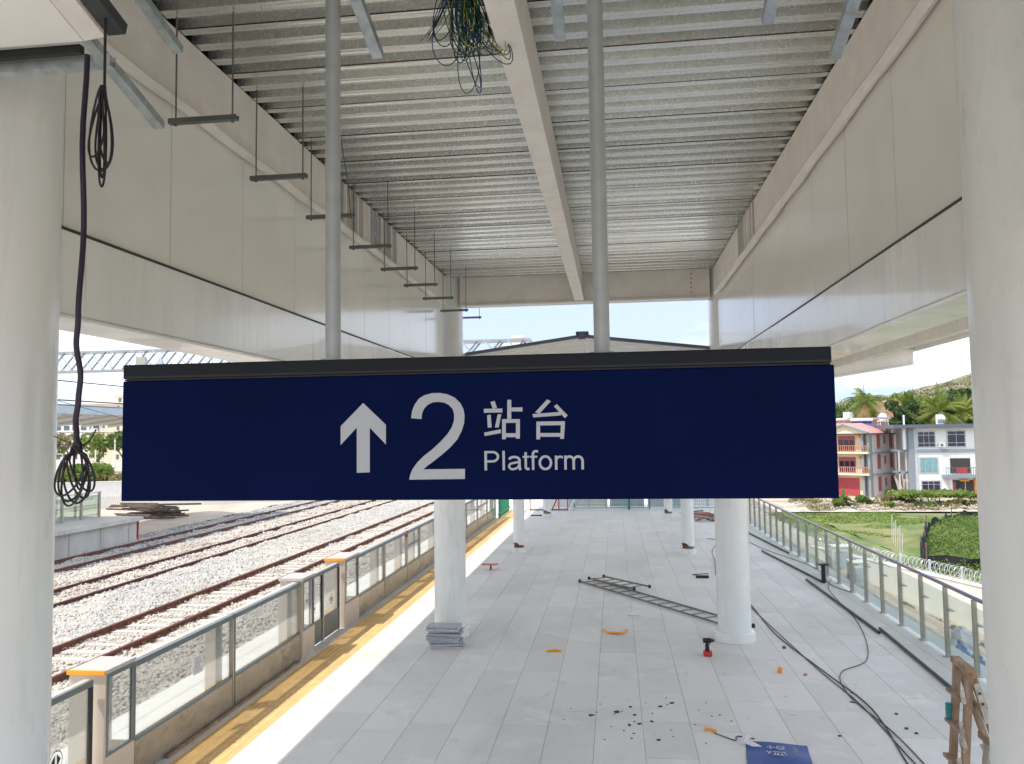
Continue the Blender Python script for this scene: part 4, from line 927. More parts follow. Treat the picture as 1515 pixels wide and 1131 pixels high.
# wooden trestle ladder at right
def aframe():
    t = thing('wooden_stepladder', (2.7, 7.1, 0), 'paint-splashed wooden step ladder with rags at lower right', 'step ladder')
    def leg(a, b, w=.05, d=.045): return MB().bar(a, b, w, d, (0, 1, 0)).build('leg', 'wood', t, bev=.004)
    for y, o in ((6.93, .045), (7.16, .045)):
        leg((2.685+o, y, 1.57), (2.54+o, y-.02, 0), .055); leg((2.725+o, y+.03, 1.52), (2.90+o, y+.05, .95)); leg((2.90+o, y+.05, .949), (3.10+o, y+.06, 0), .045)
    MB().bar((2.715, 6.88, 1.60), (2.735, 7.22, 1.60), .07, .05).build('top_block', 'wood', t, bev=.005)
    MB().bar((2.755, 6.90, 1.55), (2.765, 7.22, 1.55), .045, .04).build('top_block', 'wood', t, bev=.005)
    for z in (.28, .56, .84, 1.12, 1.36):
        f = 1-z/1.6; x = 2.73-.145*f
        MB().bar((x-.03, 6.90, z), (x-.025, 7.2, z), .07, .028).build('step', 'wood', t, bev=.004)
        MB().bar((x-.045, 6.885, z-.02), (x-.05, 6.90, z+.08), .03, .025).build('step_end', 'rag_cloth', t, bev=.004)
    for z in (.5, 1.0, 1.25): MB().bar((2.84+.12*(1.5-z), 6.95, z), (2.84+.12*(1.5-z), 7.22, z), .03, .05).build('cross_bar', 'wood', t, bev=.003)
    MB().bar((2.755, 6.87, 1.50), (2.83, 6.88, 1.20), .04, .015, (0, 1, 0)).build('hinge_plate', 'rag_cloth', t)
    for k in range(2): MB().cyl((2.772+.02*k, 6.855, 1.43-.08*k), (2.772+.02*k, 6.885, 1.43-.08*k), .010, n=8).build('bolt', 'dark_metal', t)
    return t
aframe()
def rag(x, y, z, w, h, lab):
    P = []; n = 9
    V, Fq = grid(0, 1, 0, 1, n, n, lambda u, v: 0*u)
    U, Vv = V[:, 0], V[:, 1]
    X = x+(U-.5)*w*(1-.35*Vv)+.015*np.sin(Vv*7+U*4); Y = y+.03*np.sin(U*9)+.02*np.cos(Vv*5); Z = z-Vv*h*(1-.25*np.abs(U-.4))
    npmesh('rag', np.stack([X, Y, Z], 1), Fq, 'rag_cloth', org=(x, y, z), label=lab, cat='rag')
rag(2.83, 6.90, 1.02, .11, .24, 'pale paint-stained rag hanging inside the wooden step ladder')
rag(2.635, 6.87, 1.18, .045, .22, 'pale paint-crusted cloth on the left leg of the step ladder')
MB().lathe((2.66, 7.17, 1.137), [(.030, 0), (.031, .005), (.031, .11), (.033, .115), (.026, .12)], 16).build('paint_can', 'teal_can', org=(2.66, 7.17, 1.137), smooth=True, label='small teal paint can on a step of the wooden ladder', cat='can')

ORD_ = ['first', 'second', 'third', 'fourth', 'fifth', 'sixth', 'seventh', 'eighth', 'ninth', 'tenth', 'eleventh', 'twelfth', 'thirteenth', 'fourteenth', 'fifteenth', 'sixteenth']
def order_labels(group, fmt, key):
    for k, o in enumerate(sorted([o for o in COL.objects if o.get('group') == group], key=key)): o['label'] = fmt % ORD_[k]
scr = lambda o: (R1.dot(o.location-Vector((0, 0, 3.5))))/(F.dot(o.location-Vector((0, 0, 3.5))))
order_labels('black tape scraps on the paving', '%s black tape scrap on the paving, counted from the left', scr)
ORD_ += ['seventeenth', 'eighteenth', 'nineteenth', 'twentieth', 'twenty-first', 'twenty-second', 'twenty-third', 'twenty-fourth', 'twenty-fifth', 'twenty-sixth']
order_labels('tiny crumbs among the tape scraps', '%s tiny dark crumb among the black tape scraps, counted from the left', scr)
order_labels('white paper scraps on the paving', '%s white paper scrap on the paving, counted from the left', scr)
# ------------------------------------------------------------------ platform end barriers
def mesh_panel(x0, x1, y, lab, back=True):
    t = thing('mesh_fence_panel', ((x0+x1)/2, y, 0), lab, 'fence panel', 'green mesh fence panels closing the platform end')
    for x in (x0, x1): MB().cyl((x, y, 0), (x, y, 1.9), .025, n=8).build('fence_post', 'green_paint', t)
    for z in (.08, 1.85): MB().cyl((x0, y, z), (x1, y, z), .015, n=6).build('fence_rail', 'green_paint', t)
    m = MB(); n = int((x1-x0)/.09)
    for k in range(1, n): m.box(x0+k*(x1-x0)/n-.004, x0+k*(x1-x0)/n+.004, y-.004, y+.004, .1, 1.84)
    for k in range(1, 12): m.box(x0+.03, x1-.03, y-.0035, y+.0035, .08+k*.15-.004, .08+k*.15+.004)
    m.build('fence_mesh', 'green_paint', t, kind='stuff')
mesh_panel(-1.9, .55, 37.4, 'wide green mesh fence panel at the middle of the platform end')
mesh_panel(.6, 1.5, 37.4, 'narrow green mesh fence panel left of the farthest column')
mesh_panel(2.5, 4.9, 37.4, 'green mesh fence panel at the right of the platform end')
for i, (a, b, mt, lab) in enumerate(((-3.3, -2.1, 'white_wall', 'white barrier board behind the far left column'), (1.45, 3.3, 'hoard', 'blue-grey hoarding panel behind the farthest column'), (-2.2, -.4, 'apt_white', 'pale hoarding panel behind the middle mesh fence'), (-.3, 1.3, 'hoard', 'pale blue hoarding panel behind the green mesh'), (3.4, 5.0, 'white_wall', 'white hoarding panel at the right end of the platform'))):
    t = thing('hoarding_panel', ((a+b)/2, 38.4+.1*i, 0), lab, 'hoarding')
    MB().box(a, b, 38.4+.1*i, 38.44+.1*i, .02, 1.9).build('board', mt, t)
    for x in (a+.05, (a+b)/2, b-.1): MB().box(x, x+.05, 38.35+.1*i, 38.395+.1*i, .0, 1.9).build('batten', 'frame_light', t)
t = thing('green_barrier', (-4.3, 36, 0), 'bright green barred barrier at the far left platform end', 'barrier')
for k in range(9): MB().box(-4.85+k*.0, -4.80, 33.6+k*.38, 33.66+k*.38, 0, 1.7).build('bar', 'green_paint', t)
for z in (.15, 1.6): MB().box(-4.86, -4.79, 33.5, 37.0, z, z+.05).build('rail', 'green_paint', t)
t = thing('rusty_barrier', (-3, 37, 0), 'rust red steel frame leaning at the far left platform end', 'steel frame')
for x in (-3.9, -3.3, -2.6, -2.2): MB().box(x, x+.04, 37.0, 37.04, 0, 1.7).build('upright', 'red', t)
MB().box(-3.9, -2.2, 36.95, 36.995, .02, .07).build('bottom_rail', 'rust', t); MB().bar((-2.9, 36.9, 0), (-2.2, 36.9, 1.5), .05, .05).build('brace', 'rust', t)
t = thing('stair_stringer', (-1.6, 37, 0), 'grey sloping steel profile leaning behind the platform end', 'steel profile')
MB().bar((-2.1, 36.8, .02), (-1.3, 37.2, 1.6), .12, .05).build('profile', 'white_sheet', t); MB().bar((-1.9, 36.7, .02), (-1.1, 37.1, 1.6), .05, .05).build('profile', 'stud', t)
MB().box(-3.6, -3.1, 34.6, 34.8, .001, .04).build('floor_plank', 'dark_metal', org=(-3.35, 34.7, 0), label='short dark plank on the floor near the platform end', cat='plank')

# ================================================================== BACKGROUND, LEFT
# overhead line portal truss
t = thing('overhead_line_portal', (-30, 60, -1.2), 'long pale lattice truss portal spanning the tracks', 'truss')
x0, x1, zb, zt, y0, y1 = -62, -6, 8.95, 10.45, 59.4, 60.6
for y in (y0, y1):
    for z in (zb, zt): MB().box(x0, x1, y-.07, y+.07, z-.07, z+.07).build('chord', 'steel_pale', t)
    k = 0; x = x0
    while x < x1-.1:
        a, b = (zb, zt) if k % 2 == 0 else (zt, zb)
        MB().bar((x, y+.03, zb), (x+1.3, y+.03, zt), .13, .08, (0,1,0)).build('diagonal', 'truss_grey', t); MB().bar((x, y-.06, zt), (x+1.3, y-.06, zb), .08, .06, (0,1,0)).build('diagonal', 'hoard', t)
        x += 1.75; k += 1
for x in np.arange(x0, x1, 3.1): MB().box(x-.04, x+.04, y0+.08, y1-.08, zt-.04, zt+.04).build('cross_strut', 'far_paint', t)
for x in (-62, -6.4): MB().box(x-.2, x+.2, 59.4, 60.6, -1.2, zb).build('portal_leg', 'far_paint', t)
MB().box(-37.0, -36.2, 59.1, 59.3, 8.9, 9.9).build('equipment_box', 'steel', t); MB().box(-35.2, -34.8, 59.1, 59.3, 9.3, 9.7).build('equipment_box', 'hoard', t)
wg = 'overhead line wires above the tracks'
for x, z, lab in ((-11.35, 4.74, 'upper overhead wire above the nearest track'), (-11.35, 4.34, 'lower overhead wire above the nearest track'), (-20.0, 4.80, 'upper overhead wire above the far track'), (-19.6, 3.78, 'lower overhead wire above the far track'), (-19.2, 3.37, 'lowest overhead wire above the far track')):
    MB().tube([(x, 2, z), (x, 30, z-.02), (x, 60, z), (x, 110, z)], .013, 5).build('overhead_wire', 'cable', org=(x, 30, z), label=lab, cat='wire', group=wg)
MB().tube([(-17.5, 20, 5.3), (-22, 40, 3.6)], .012, 5).build('guy_wire', 'cable', org=(-17.5, 20, 5.3), label='thin slanting guy wire below the lattice truss', cat='wire')
# picket fence of the railway
t = thing('picket_fence', (-28, 54, -1.1), 'long white picket fence beyond the ballast', 'fence')
A, B = Vector((-44, 45, -1.2)), Vector((-10, 64, -1.2))
n = 300
pm = MB().box(-.04, .04, -.03, .03, 0, 1.0).mesh('picket', 'apt_white')
for i in range(n): inst(pm, 'picket', t, tuple(A.lerp(B, i/n)))
for z in (.25, .82): MB().bar(A+Vector((0,0,z)), B+Vector((0,0,z)), .05, .07).build('fence_rail', 'apt_white', t)
t = thing('boundary_wall', (-44, 56, -1.2), 'low whitewashed boundary wall behind the opposite platform', 'wall')
MB().bar((-62, 50, -.55), (-33, 63, -.55), .25, 1.4).build('wall_body', 'apt_white', t); MB().bar((-62, 50, .18), (-33, 63, .18), .32, .06).build('wall_coping', 'apt_white', t)
t = thing('log_pile', (-27, 46, -1.1), 'pile of weathered dark logs and planks on the bare ground', 'log pile')
for k in range(26):
    a = random.uniform(-.35, .35); c = Vector((-27.4+random.uniform(-1.2, 1.4), 45+random.uniform(-.9, .9), -1.02+.028*k)); d = Vector((math.cos(a), math.sin(a), random.uniform(-.05, .05)))*random.uniform(.8, 1.9)
    MB().bar(c-d, c+d, .14, .09).build('log', 'plank', t)
V, Fq = grid(-60, -22.7, 34, 140, 90, 160, lambda x, y: -1.15+.10*np.abs(wob(x, y, .4, 2))); npmesh('bare_soil', V, Fq, 'dirt', kind='structure')
# bushes and trees left
def bush(x, y, z, r, mt, lab, cat='bush', name='bush', size=.16, per=420, group=None):
    bl = [(x+random.uniform(-1, 1)*r*.9, y+random.uniform(-1, 1)*r*.5, z+r*.5+random.uniform(-.2, .4)*r, r*random.uniform(.45, .75)) for _ in range(6)]
    V, Fq = leaves(clump_points(bl, per), size, .5); npmesh(name, V, Fq, mt, org=(x, y, z), label=lab, cat=cat, group=group)
for i, (x, w) in enumerate(((-55, 1.6), (-51.6, 1.7), (-48.3, 1.9), (-45.4, 1.6))):
    bush(x, 70, -1.3, w, ('leaf_light', 'leaf_mid', 'leaf_light', 'leaf_dry')[i], ('leftmost light green bush behind the boundary wall', 'mid green bush second from left behind the boundary wall', 'bright green bush third from left behind the boundary wall', 'dry brownish bush beside the sign edge behind the wall')[i], size=.2, per=520)
def tree(x, y, z0, h, r, mt, lab, name='tree', nb=9, per=150, size=.3, cat='tree', group=None):
    t = thing(name, (x, y, z0), lab, cat, group)
    th = h*.45
    MB().tube([(x, y, z0), (x+.1*r, y, z0+th*.5), (x, y+.1, z0+th), (x+.15*r, y, z0+h*.75)], [.05*r+.08, .045*r+.06, .04*r+.04, .03], 8).build('trunk', 'bark', t, smooth=True)
    for k in range(5):
        a = 6.28*k/5+random.random(); MB().tube([(x, y, z0+th*.85), (x+math.cos(a)*r*.35, y+math.sin(a)*r*.35, z0+h*.6), (x+math.cos(a)*r*.7, y+math.sin(a)*r*.7, z0+h*.75)], [.03*r+.03, .02*r+.02, .015], 6).build('limb', 'bark', t, smooth=True)
    bl = []
    for k in range(nb):
        a = 6.28*random.random(); q = random.random()**.6*r*.75; bl.append((x+math.cos(a)*q, y+math.sin(a)*q, z0+h*.72+random.uniform(-.25, .3)*h*.7*(1-q/r*.4), r*random.uniform(.25, .5)))
    V, Fq = leaves(clump_points(bl, per), size, .5); npmesh('crown', V, Fq, mt, t, org=(x, y, z0)); return t
tl = ['airy light green tree leftmost before the apartment block', 'airy yellow-green tree second from left before the apartment block', 'airy green tree in the middle before the apartment block', 'airy pale tree beside the sign edge before the apartment block', 'tree hidden behind the sign edge']
for i, x in enumerate((-68, -64.2, -61.0, -57.6, -53)):
    tree(x, 90, -1.3, 5.6+.5*(i % 2), 2.3, ('leaf_light', 'leaf_dry', 'leaf_light', 'leaf_mid', 'leaf_mid')[i], tl[i], per=95, size=.26)
for i, x in enumerate((-62.8, -60, -57.2, -54.9)):
    MB().cyl((x, 84, -1.3), (x, 84, 2.4+(i % 2)*1.1), .09, .07, n=8).build('lamp_pole', 'apt_white', org=(x, 84, -1.3), label=['leftmost thin white pole before the trees', 'taller thin white pole second from left before the trees', 'third thin white pole before the trees', 'thin white pole nearest the sign before the trees'][i], cat='pole')
def block(name, x0, x1, y0, y1, z0, z1, mt, lab, cols, floors, cat='apartment block', win='apt_glass', wfrac=.5, roof='apt_white', balc=()):
    t = thing(name, ((x0+x1)/2, y0, z0), lab, cat)
    MB().box(x0, x1, y0, y1, z0, z1).build('wall', mt, t); MB().box(x0-.3, x1+.3, y0-.3, y1+.3, z1+.01, z1+.5).build('parapet', roof, t)
    fh = (z1-z0)/floors; cw = (x1-x0)/cols
    for i in range(cols):
        for k in range(floors):
            a = x0+cw*(i+.5-wfrac/2); zz = z0+fh*(k+.3)
            MB().box(a, a+cw*wfrac, y0-.04, y0-.01, zz, zz+fh*.5).build('window', win, t)
            if i in balc:
                MB().box(a-.3, a+cw*wfrac+.3, y0-1.0, y0-.05, zz-.5, zz-.3).build('balcony', roof, t); MB().box(a-.3, a+cw*wfrac+.3, y0-1.0, y0-.93, zz-.29, zz+.55).build('balcony_rail', 'frame_light', t)
    return t
block('apartment_block', -170, -151.0, 222, 235, -3, 14.0, 'apt_white', 'white apartment block with many windows at the far left', 7, 6, wfrac=.65)
block('apartment_block', -150.6, -144.6, 219, 233, -3, 13.8, 'apt_cream', 'narrow cream block with dark balconies between its neighbours', 2, 6, wfrac=.6, balc=(0, 1))
block('apartment_block', -144.4, -120, 216, 233, -3, 13.6, 'apt_cream', 'plain cream apartment block next to the sign edge', 3, 6, wfrac=.10)
block('stair_tower', -148, -138, 226, 234, 13.0, 16.6, 'apt_cream', 'cream stair tower on the roof of the far apartments', 3, 1, cat='tower', wfrac=.3)
block('apartment_block', -22.4, -17.2, 160, 172, -4, 21.0, 'apt_white', 'white tower block showing only its roof above the sign', 2, 8, wfrac=.4)
block('roof_tower', -20.0, -18.0, 162, 166, 21.52, 22.8, 'apt_cream', 'small roof house on top of the far white tower block', 1, 1, cat='roof house', wfrac=.3)

# ================================================================== BACKGROUND, RIGHT
# white boundary wall with coil
A, B = Vector((12.5, 24.0, 0)), Vector((8.3, 36.5, 0)); d = (B-A).normalized(); nrm = Vector((-d.y, d.x, 0))
t = thing('white_wall', (11, 29, -3), 'long whitewashed boundary wall topped with coiled wire on the right', 'wall')
ztop = -1.5
MB().bar(A+Vector((0,0,-2.55)), B+Vector((0,0,-2.55)), .22, 2.1).build('wall_body', 'white_wall', t)
MB().bar(A+Vector((0,0,-1.485)), B+Vector((0,0,-1.485)), .28, .025).build('wall_coping', 'white_wall', t)
Ln = (B-A).length
for k in range(int(Ln/1.5)+1):
    p = A+d*k*1.5; MB().box(p.x-.03, p.x+.03, p.y-.03, p.y+.03, -1.47, -1.0).build('coil_post', 'frame_light', t)
P = []
N_ = int(Ln/.22)*14
for k in range(N_):
    a = 2*math.pi*k/14; p = A+d*(k*.22/14); P.append((p.x+nrm.x*.2*math.cos(a), p.y+nrm.y*.2*math.cos(a), -1.23+.2*math.sin(a)))
MB().tube(P, .011, 4).build('wire_coil', 'silver', t)
for k in range(3):
    a, b, z = A, B, -1.40+.16*k; MB().bar(a+Vector((0,0,z)), b+Vector((0,0,z)), .014, .014).build('straight_wire', 'silver', t)
for i, (x, y, w, h, lab) in enumerate(((8.5, 33.0, .75, .95, 'taller white equipment cabinet on the verge behind the glass railing'), (8.15, 29.4, .55, .75, 'smaller grey-white cabinet on the verge, nearer to the camera'))):
    zb = float(verge(x, y)); t = thing('equipment_cabinet', (x, y, zb), lab, 'cabinet')
    MB().box(x-w/2, x+w/2, y-.35, y+.35, zb-.2, zb+h).build('cabinet_body', 'apt_white', t, bev=.02); MB().box(x-w/2-.012, x-w/2-.002, y-.28, y+.28, zb+.15, zb+h-.12).build('cabinet_door', 'hoard', t)
    MB().box(x-w/2+.08, x+w/2-.08, y-.362, y-.352, zb+.15, zb+h-.15).build('cabinet_front', 'hoard', t)
    MB().box(x-w/2-.02, x+w/2+.02, y-.37, y+.37, zb+h+.002, zb+h+.03).build('cabinet_roof', 'apt_white', t)
# bag, pipes and plants on the verge
t = thing('plastic_bag', (6.0, 15.6, -.75), 'crumpled white and blue plastic bag lying outside the glass railing', 'bag')
def lump(cx, cy, cz, rx, ry, rz, mt, nm, par, n=14):
    P = []; Fs = []
    for i in range(n+1):
        for k in range(n*2):
            th = math.pi*i/n; ph = math.pi*k/n; q = 1+.22*math.sin(3*ph+2*th)+.12*math.sin(7*ph-5*th)+.07*math.sin(11*th+3*ph)
            P.append((cx+rx*q*math.sin(th)*math.cos(ph), cy+ry*q*math.sin(th)*math.sin(ph), cz+rz*q*math.cos(th)))
    for i in range(n):
        for k in range(2*n): Fs.append((i*2*n+k, i*2*n+(k+1) % (2*n), (i+1)*2*n+(k+1) % (2*n), (i+1)*2*n+k))
    MB().add(P, Fs).build(nm, mt, par)
lump(6.05, 15.6, -.47, .22, .2, .34, 'white_sheet', 'bag_body', t); lump(5.93, 15.45, -.50, .13, .12, .19, 'bag_blue', 'blue_print', t); lump(6.17, 15.42, -.62, .13, .12, .13, 'bag_blue', 'blue_print', t)
for k in range(14):
    y = random.uniform(14, 30); x = random.uniform(5.9, 7.6); z = float(verge(x, y)); a = random.uniform(-.4, .4)
    MB().cyl((x-.2*math.sin(a), y-1.2, z+.06), (x+.6*math.sin(a), y+1.2, float(verge(x, y))+.08), .03, n=6).build('loose_pipe', random.choice(('steel', 'hoard', 'post_tan')), org=(x, y, z), label='thin loose pipe lying on the sandy verge outside the railing', cat='pipe', group='loose pipes on the verge')
for i in range(6): bush(9.4+.2*i, 31-1.6*i, -2.8, .28, 'leaf_dry', 'small dry weed at the foot of the white wall', name='weed', size=.05, per=2500, group='weeds at the wall foot')
# field grass and weeds
n = 60000; gx = RNG.uniform(14, 50, n); gy = RNG.uniform(45, 98, n); gz = -6.05+.12*wob(gx, gy, .12, 3)
keep = wob(gx, gy, .11, 6) > -.5; gx, gy, gz = gx[keep], gy[keep], gz[keep]
V, Fq = leaves(np.stack([gx, gy, gz+.06], 1), .13, .35, .6); npmesh('field_grass', V, Fq, 'leaf_light', kind='stuff', label='short bright green grass growing in the field', cat='grass')
# netted garden
def gz_(x, y): return -6.0+.9*np.clip(1-((x-36)/14.)**2-((y-68)/18.)**2*.8, 0, 1)
net = [(20.6, 58.2), (21.6, 62.0), (24.0, 68.0), (27.0, 76.0), (32.0, 83.5), (38, 86)]
t = thing('shade_net_fence', (24, 66, -6), 'sagging black shade net fence around the weedy garden', 'net fence')
for i in range(len(net)-1):
    a, b = net[i], net[i+1]; m = MB(); n = 8; P = []
    for k in range(n+1):
        f = k/n; x, y = a[0]*(1-f)+b[0]*f, a[1]*(1-f)+b[1]*f; P += [(x+.1*math.sin(k*2.1), y, -6.1), (x+.12*math.cos(k*1.3), y, -4.75+.25*math.sin(k*1.9+i))]
    m.add(P, [(2*k, 2*k+2, 2*k+3, 2*k+1) for k in range(n)]); o = m.build('net_panel', 'net_black', t); md = o.modifiers.new('thick', 'SOLIDIFY'); md.thickness = .03
    MB().cyl((a[0], a[1], -6.1), (a[0], a[1], -4.2), .05, n=6).build('net_post', 'bark', t)
m = MB(); P = []
for k in range(21):
    x = 20.6+k*1.3; P += [(x, 58.2-.25*k+.2*math.sin(k), -6.1), (x, 58.2-.25*k+.3*math.sin(k*1.7), -5.1+.1*math.sin(k*2.3))]
m.add(P, [(2*k, 2*k+2, 2*k+3, 2*k+1) for k in range(20)]); o = m.build('net_panel', 'net_black', t); md = o.modifiers.new('thick', 'SOLIDIFY'); md.thickness = .03
V, Fq = grid(21, 56, 58, 86, 60, 60, lambda x, y: gz_(x, y)+.1*wob(x, y, .6, 2)); 
npmesh('garden_mound', V, Fq, 'grass', kind='structure')
n = 60000; gx = RNG.uniform(20, 52, n); gy = RNG.uniform(56.5, 86, n)
xm = np.interp(gy, [p[1] for p in net], [p[0] for p in net])+.3; keep = gx > xm; gx, gy = gx[keep], gy[keep]
hh = RNG.uniform(0, .75, len(gx))*(.5+.5*np.abs(wob(gx, gy, .7, 3))); V, Fq = leaves(np.stack([gx, gy, gz_(gx, gy)+hh], 1), .11, .35)
npmesh('garden_weeds', V, Fq, 'leaf_mid', kind='stuff', label='tall tangled weeds filling the netted garden', cat='weeds')
sel = RNG.uniform(0, 1, len(gx)) < .6; V, Fq = leaves(np.stack([gx[sel], gy[sel], gz_(gx[sel], gy[sel])+hh[sel]+.2], 1), .10, .3)
npmesh('garden_weeds', V, Fq, 'leaf_light', kind='stuff', label='bright seed heads standing above the garden weeds', cat='weeds')
for k in range(6): MB().cyl((20.6+k*.5, 63+k*2.0, -6), (20.7+k*.5, 63+k*2.0, -4.2+.4*(k % 2)), .03, n=5).build('garden_stake', 'frame_light', org=(20.6+k*.5, 63+k*2.0, -6), label='thin pale stake standing in the grass beside the black net', cat='stake', group='stakes beside the net')
# rubble strip
n = 5200; sx = RNG.uniform(22, 48, n); sy = RNG.uniform(98, 111, n); V, Fq = stones(sx, sy, -5.9+.45*np.abs(wob(sx, sy, .35, 5))*np.clip((112-sy)/8, 0, 1)+RNG.uniform(-.02, .12, n), RNG.uniform(.04, .17, n)*RNG.choice([1, 1, 1.6], n))
npmesh('rubble', V, Fq, 'rubble_stone', kind='stuff', label='pale rubble and broken stones below the houses', cat='rubble')
for i, (x, y, r, mt) in enumerate(((29.6, 103, .9, 'leaf_mid'), (33.4, 104, 1.0, 'leaf_dry'), (31.5, 100, .6, 'leaf_light'), (36.5, 101, .6, 'leaf_mid'), (26.2, 100.5, .8, 'leaf_light'), (39.5, 102, .7, 'leaf_dry'), (28.2, 107, .8, 'leaf_mid'), (34.5, 99.5, .6, 'leaf_mid'), (42, 99, .6, 'leaf_light'))):
    bush(x, y, -5.8, r, mt, ['mid green shrub left of the rubble strip centre', 'dry brown shrub in the middle of the rubble', 'small pale shrub low in the rubble', 'small green shrub below the vine pergola', 'pale yellow-green shrub next to the sign corner', 'dry shrub right of the vine pergola posts', 'green shrub just below the red garage door', 'small green shrub at the field edge', 'pale shrub at the right end of the rubble'][i], name='shrub', size=.13, per=900)
t = thing('vine_pergola', (38, 104, -5.8), 'low pergola covered with bright green vines in front of the houses', 'pergola')
for x in (35.0, 38, 41.5): 
    for y in (102.5, 106): MB().cyl((x, y, -5.9), (x, y, -4.5), .06, n=6).build('pergola_post', 'bark', t)
wy = RNG.uniform(98, 111, 16000); wx = RNG.uniform(22, 48, 16000); kk = wob(wx, wy, .5, 9) > .35; wx, wy = wx[kk], wy[kk]
V, Fq = leaves(np.stack([wx, wy, -5.75+RNG.uniform(0, .5, len(wx))], 1), .16, .4); npmesh('rubble_weeds', V, Fq, 'leaf_dry', kind='stuff', label='dry weeds growing between the rubble below the houses', cat='weeds')
cpts = np.stack([RNG.uniform(33.2, 42.2, 9000), RNG.uniform(101.8, 107, 9000), -4.45+RNG.normal(0, .12, 9000)], 1); V, Fq = leaves(cpts, .17, .6); npmesh('vine_leaves', V, Fq, 'leaf_light', t, org=(38, 104, -5.8), kind='stuff')
n = 400
bananas = np.stack([RNG.uniform(25.2, 27.6, 5000), RNG.uniform(99, 101, 5000), RNG.uniform(-5.9, -4.2, 5000)], 1)

# ---- house 1 (cream, rotated)
th = math.radians(40); ux = Vector((math.cos(th), -math.sin(th), 0)); fn = Vector((-math.sin(th), -math.cos(th), 0))     # along the front, outward normal
C1 = Vector((35.12, 117, -5.9))   # front right corner
def h1(u, v, z): p = C1 - ux*u + fn*v; return Vector((p.x, p.y, -5.9+z))    # u leftwards along front, v outwards
def h1box(u0, u1, v0, v1, z0, z1):
    c = (h1(u0, v0, z0)+h1(u1, v1, z1))/2
    return MB().obox(c, ux*abs(u1-u0)/2, fn*abs(v1-v0)/2, Vector((0,0,abs(z1-z0)/2)))
t = thing('cream_house', tuple(C1), 'three storey cream house with red shutters, red balconies and red garage door', 'house')
FL = [0, 3.15, 6.15, 8.7]
h1box(0, 12, -6.8, 0, 0, 8.7).build('wall', 'cream_wall', t)
h1box(-.06, -.01, -6.85, -.0, 0, 8.7).build('side_wall', 'grey_wall', t)
for z in (3.0, 5.95, 8.55): h1box(-.22, 12.2, -6.95, .16, z, z+.22).build('floor_band', 'grey_trim', t)
for u in (.15, 1.0, 6.1): h1box(u, u+.28, .02, .85, 0.0, 8.6).build('pilaster', 'grey_trim', t)
h1box(2.1, 5.6, .02, .12, .1, 2.55).build('garage_door', 'garage_red', t)
for k in range(6): h1box(2.1, 5.6, .122, .15, .25+k*.38, .28+k*.38).build('door_rib', 'red_shutter', t)
for k, z in enumerate((3.25, 6.2)):
    h1box(.2, 6.6, .02, 1.2, z-.25, z).build('balcony', 'cream_wall', t)
    h1box(.2, 6.6, 1.1, 1.17, z+.82, z+.9).build('balcony_rail', 'red_roof', t); h1box(.2, 6.6, 1.1, 1.17, z+.05, z+.12).build('balcony_rail', 'red_roof', t)
    for q in range(22): h1box(.25+q*.29, .33+q*.29, 1.1, 1.16, z+.12, z+.82).build('baluster', 'balustrade', t)
    h1box(2.5, 4.9, .02, .1, z+.05, z+2.2).build('balcony_door', 'red_shutter', t)
    for q in range(3): h1box(2.65+q*.75, 3.25+q*.75, .102, .13, z+.2, z+1.65).build('door_pane', 'window_dark', t)
    for q in (1.7, 5.5): h1box(q, q+.35, .05, .3, z+2.0, z+2.3).build('wall_lamp', 'orange', t)
    h1box(7.0, 8.6, .02, .1, z+.6, z+2.0).build('window', 'red_shutter', t)
# gable over the balcony bay and red roof
a, b, c = h1(6.9, 1.3, 8.75), h1(-.1, 1.3, 8.75), h1(3.4, 1.3, 9.9)
MB().prism([a, b, c], -fn*1.2).build('gable', 'cream_wall', t)
for p, q in ((a, c), (b, c)): MB().bar(p+fn*.15+Vector((0,0,.12)), q+fn*.15+Vector((0,0,.12)), .5, .2).build('gable_trim', 'grey_trim', t)
P = [h1(12.5, .9, 8.78), h1(-.5, .9, 8.78), h1(-.5, -4.2, 8.78), h1(12.5, -4.2, 8.78), h1(9.5, -1.6, 10.2), h1(2.2, -1.6, 10.2)]
MB().add(P, [(0,1,5,4), (1,2,5), (2,3,4,5), (3,0,4), (0,3,2,1)]).build('roof', 'red_roof', t)
# side windows (shutters)
for k, z in enumerate((.9, 3.95, 6.75)):
    for (v, w, hh_) in ((-1.5, .95, 1.9), (-3.5, .45, 1.0), (-5.6, .95, 1.9)):
        zz = z+(1.9-hh_)*.7; p = C1+fn*v+ux*.09; MB().obox((p.x, p.y, -5.9+zz+hh_/2), ux*.03, fn*w/2, Vector((0,0,hh_/2))).build('shutter', 'red_shutter', t)
        MB().obox((p.x, p.y, -5.9+zz-.08), ux*.06, fn*(w/2+.08), Vector((0,0,.05))).build('sill', 'grey_trim', t)
for lab, (x, y, z, r), mtn in (('shiny round water tank on a stand on the cream house roof', (38.1, 122, 5.1, .62), 1),):
    w = thing('water_tank', (x, y, z-2.3), lab, 'water tank'); P = []
    MB().lathe((x, y, z), [(r*math.sin(math.pi*k/12)+.001, -r*math.cos(math.pi*k/12)) for k in range(13)], 24).build('tank', 'silver', w, smooth=True)
    for dx in (-.5, .5):
        for dy in (-.5, .5): MB().bar((x+dx*1.2, y+dy*1.2, z-2.3), (x+dx, y+dy, z-.35), .08, .08).build('stand_leg', 'far_paint', w)
    MB().box(x-.65, x+.65, y-.65, y+.65, z-.62, z-.54).build('stand_ring', 'far_paint', w)
w = thing('solar_heater', (34.8, 121, 3.4), 'solar water heater with white tank and dark panel on the red roof', 'solar heater')
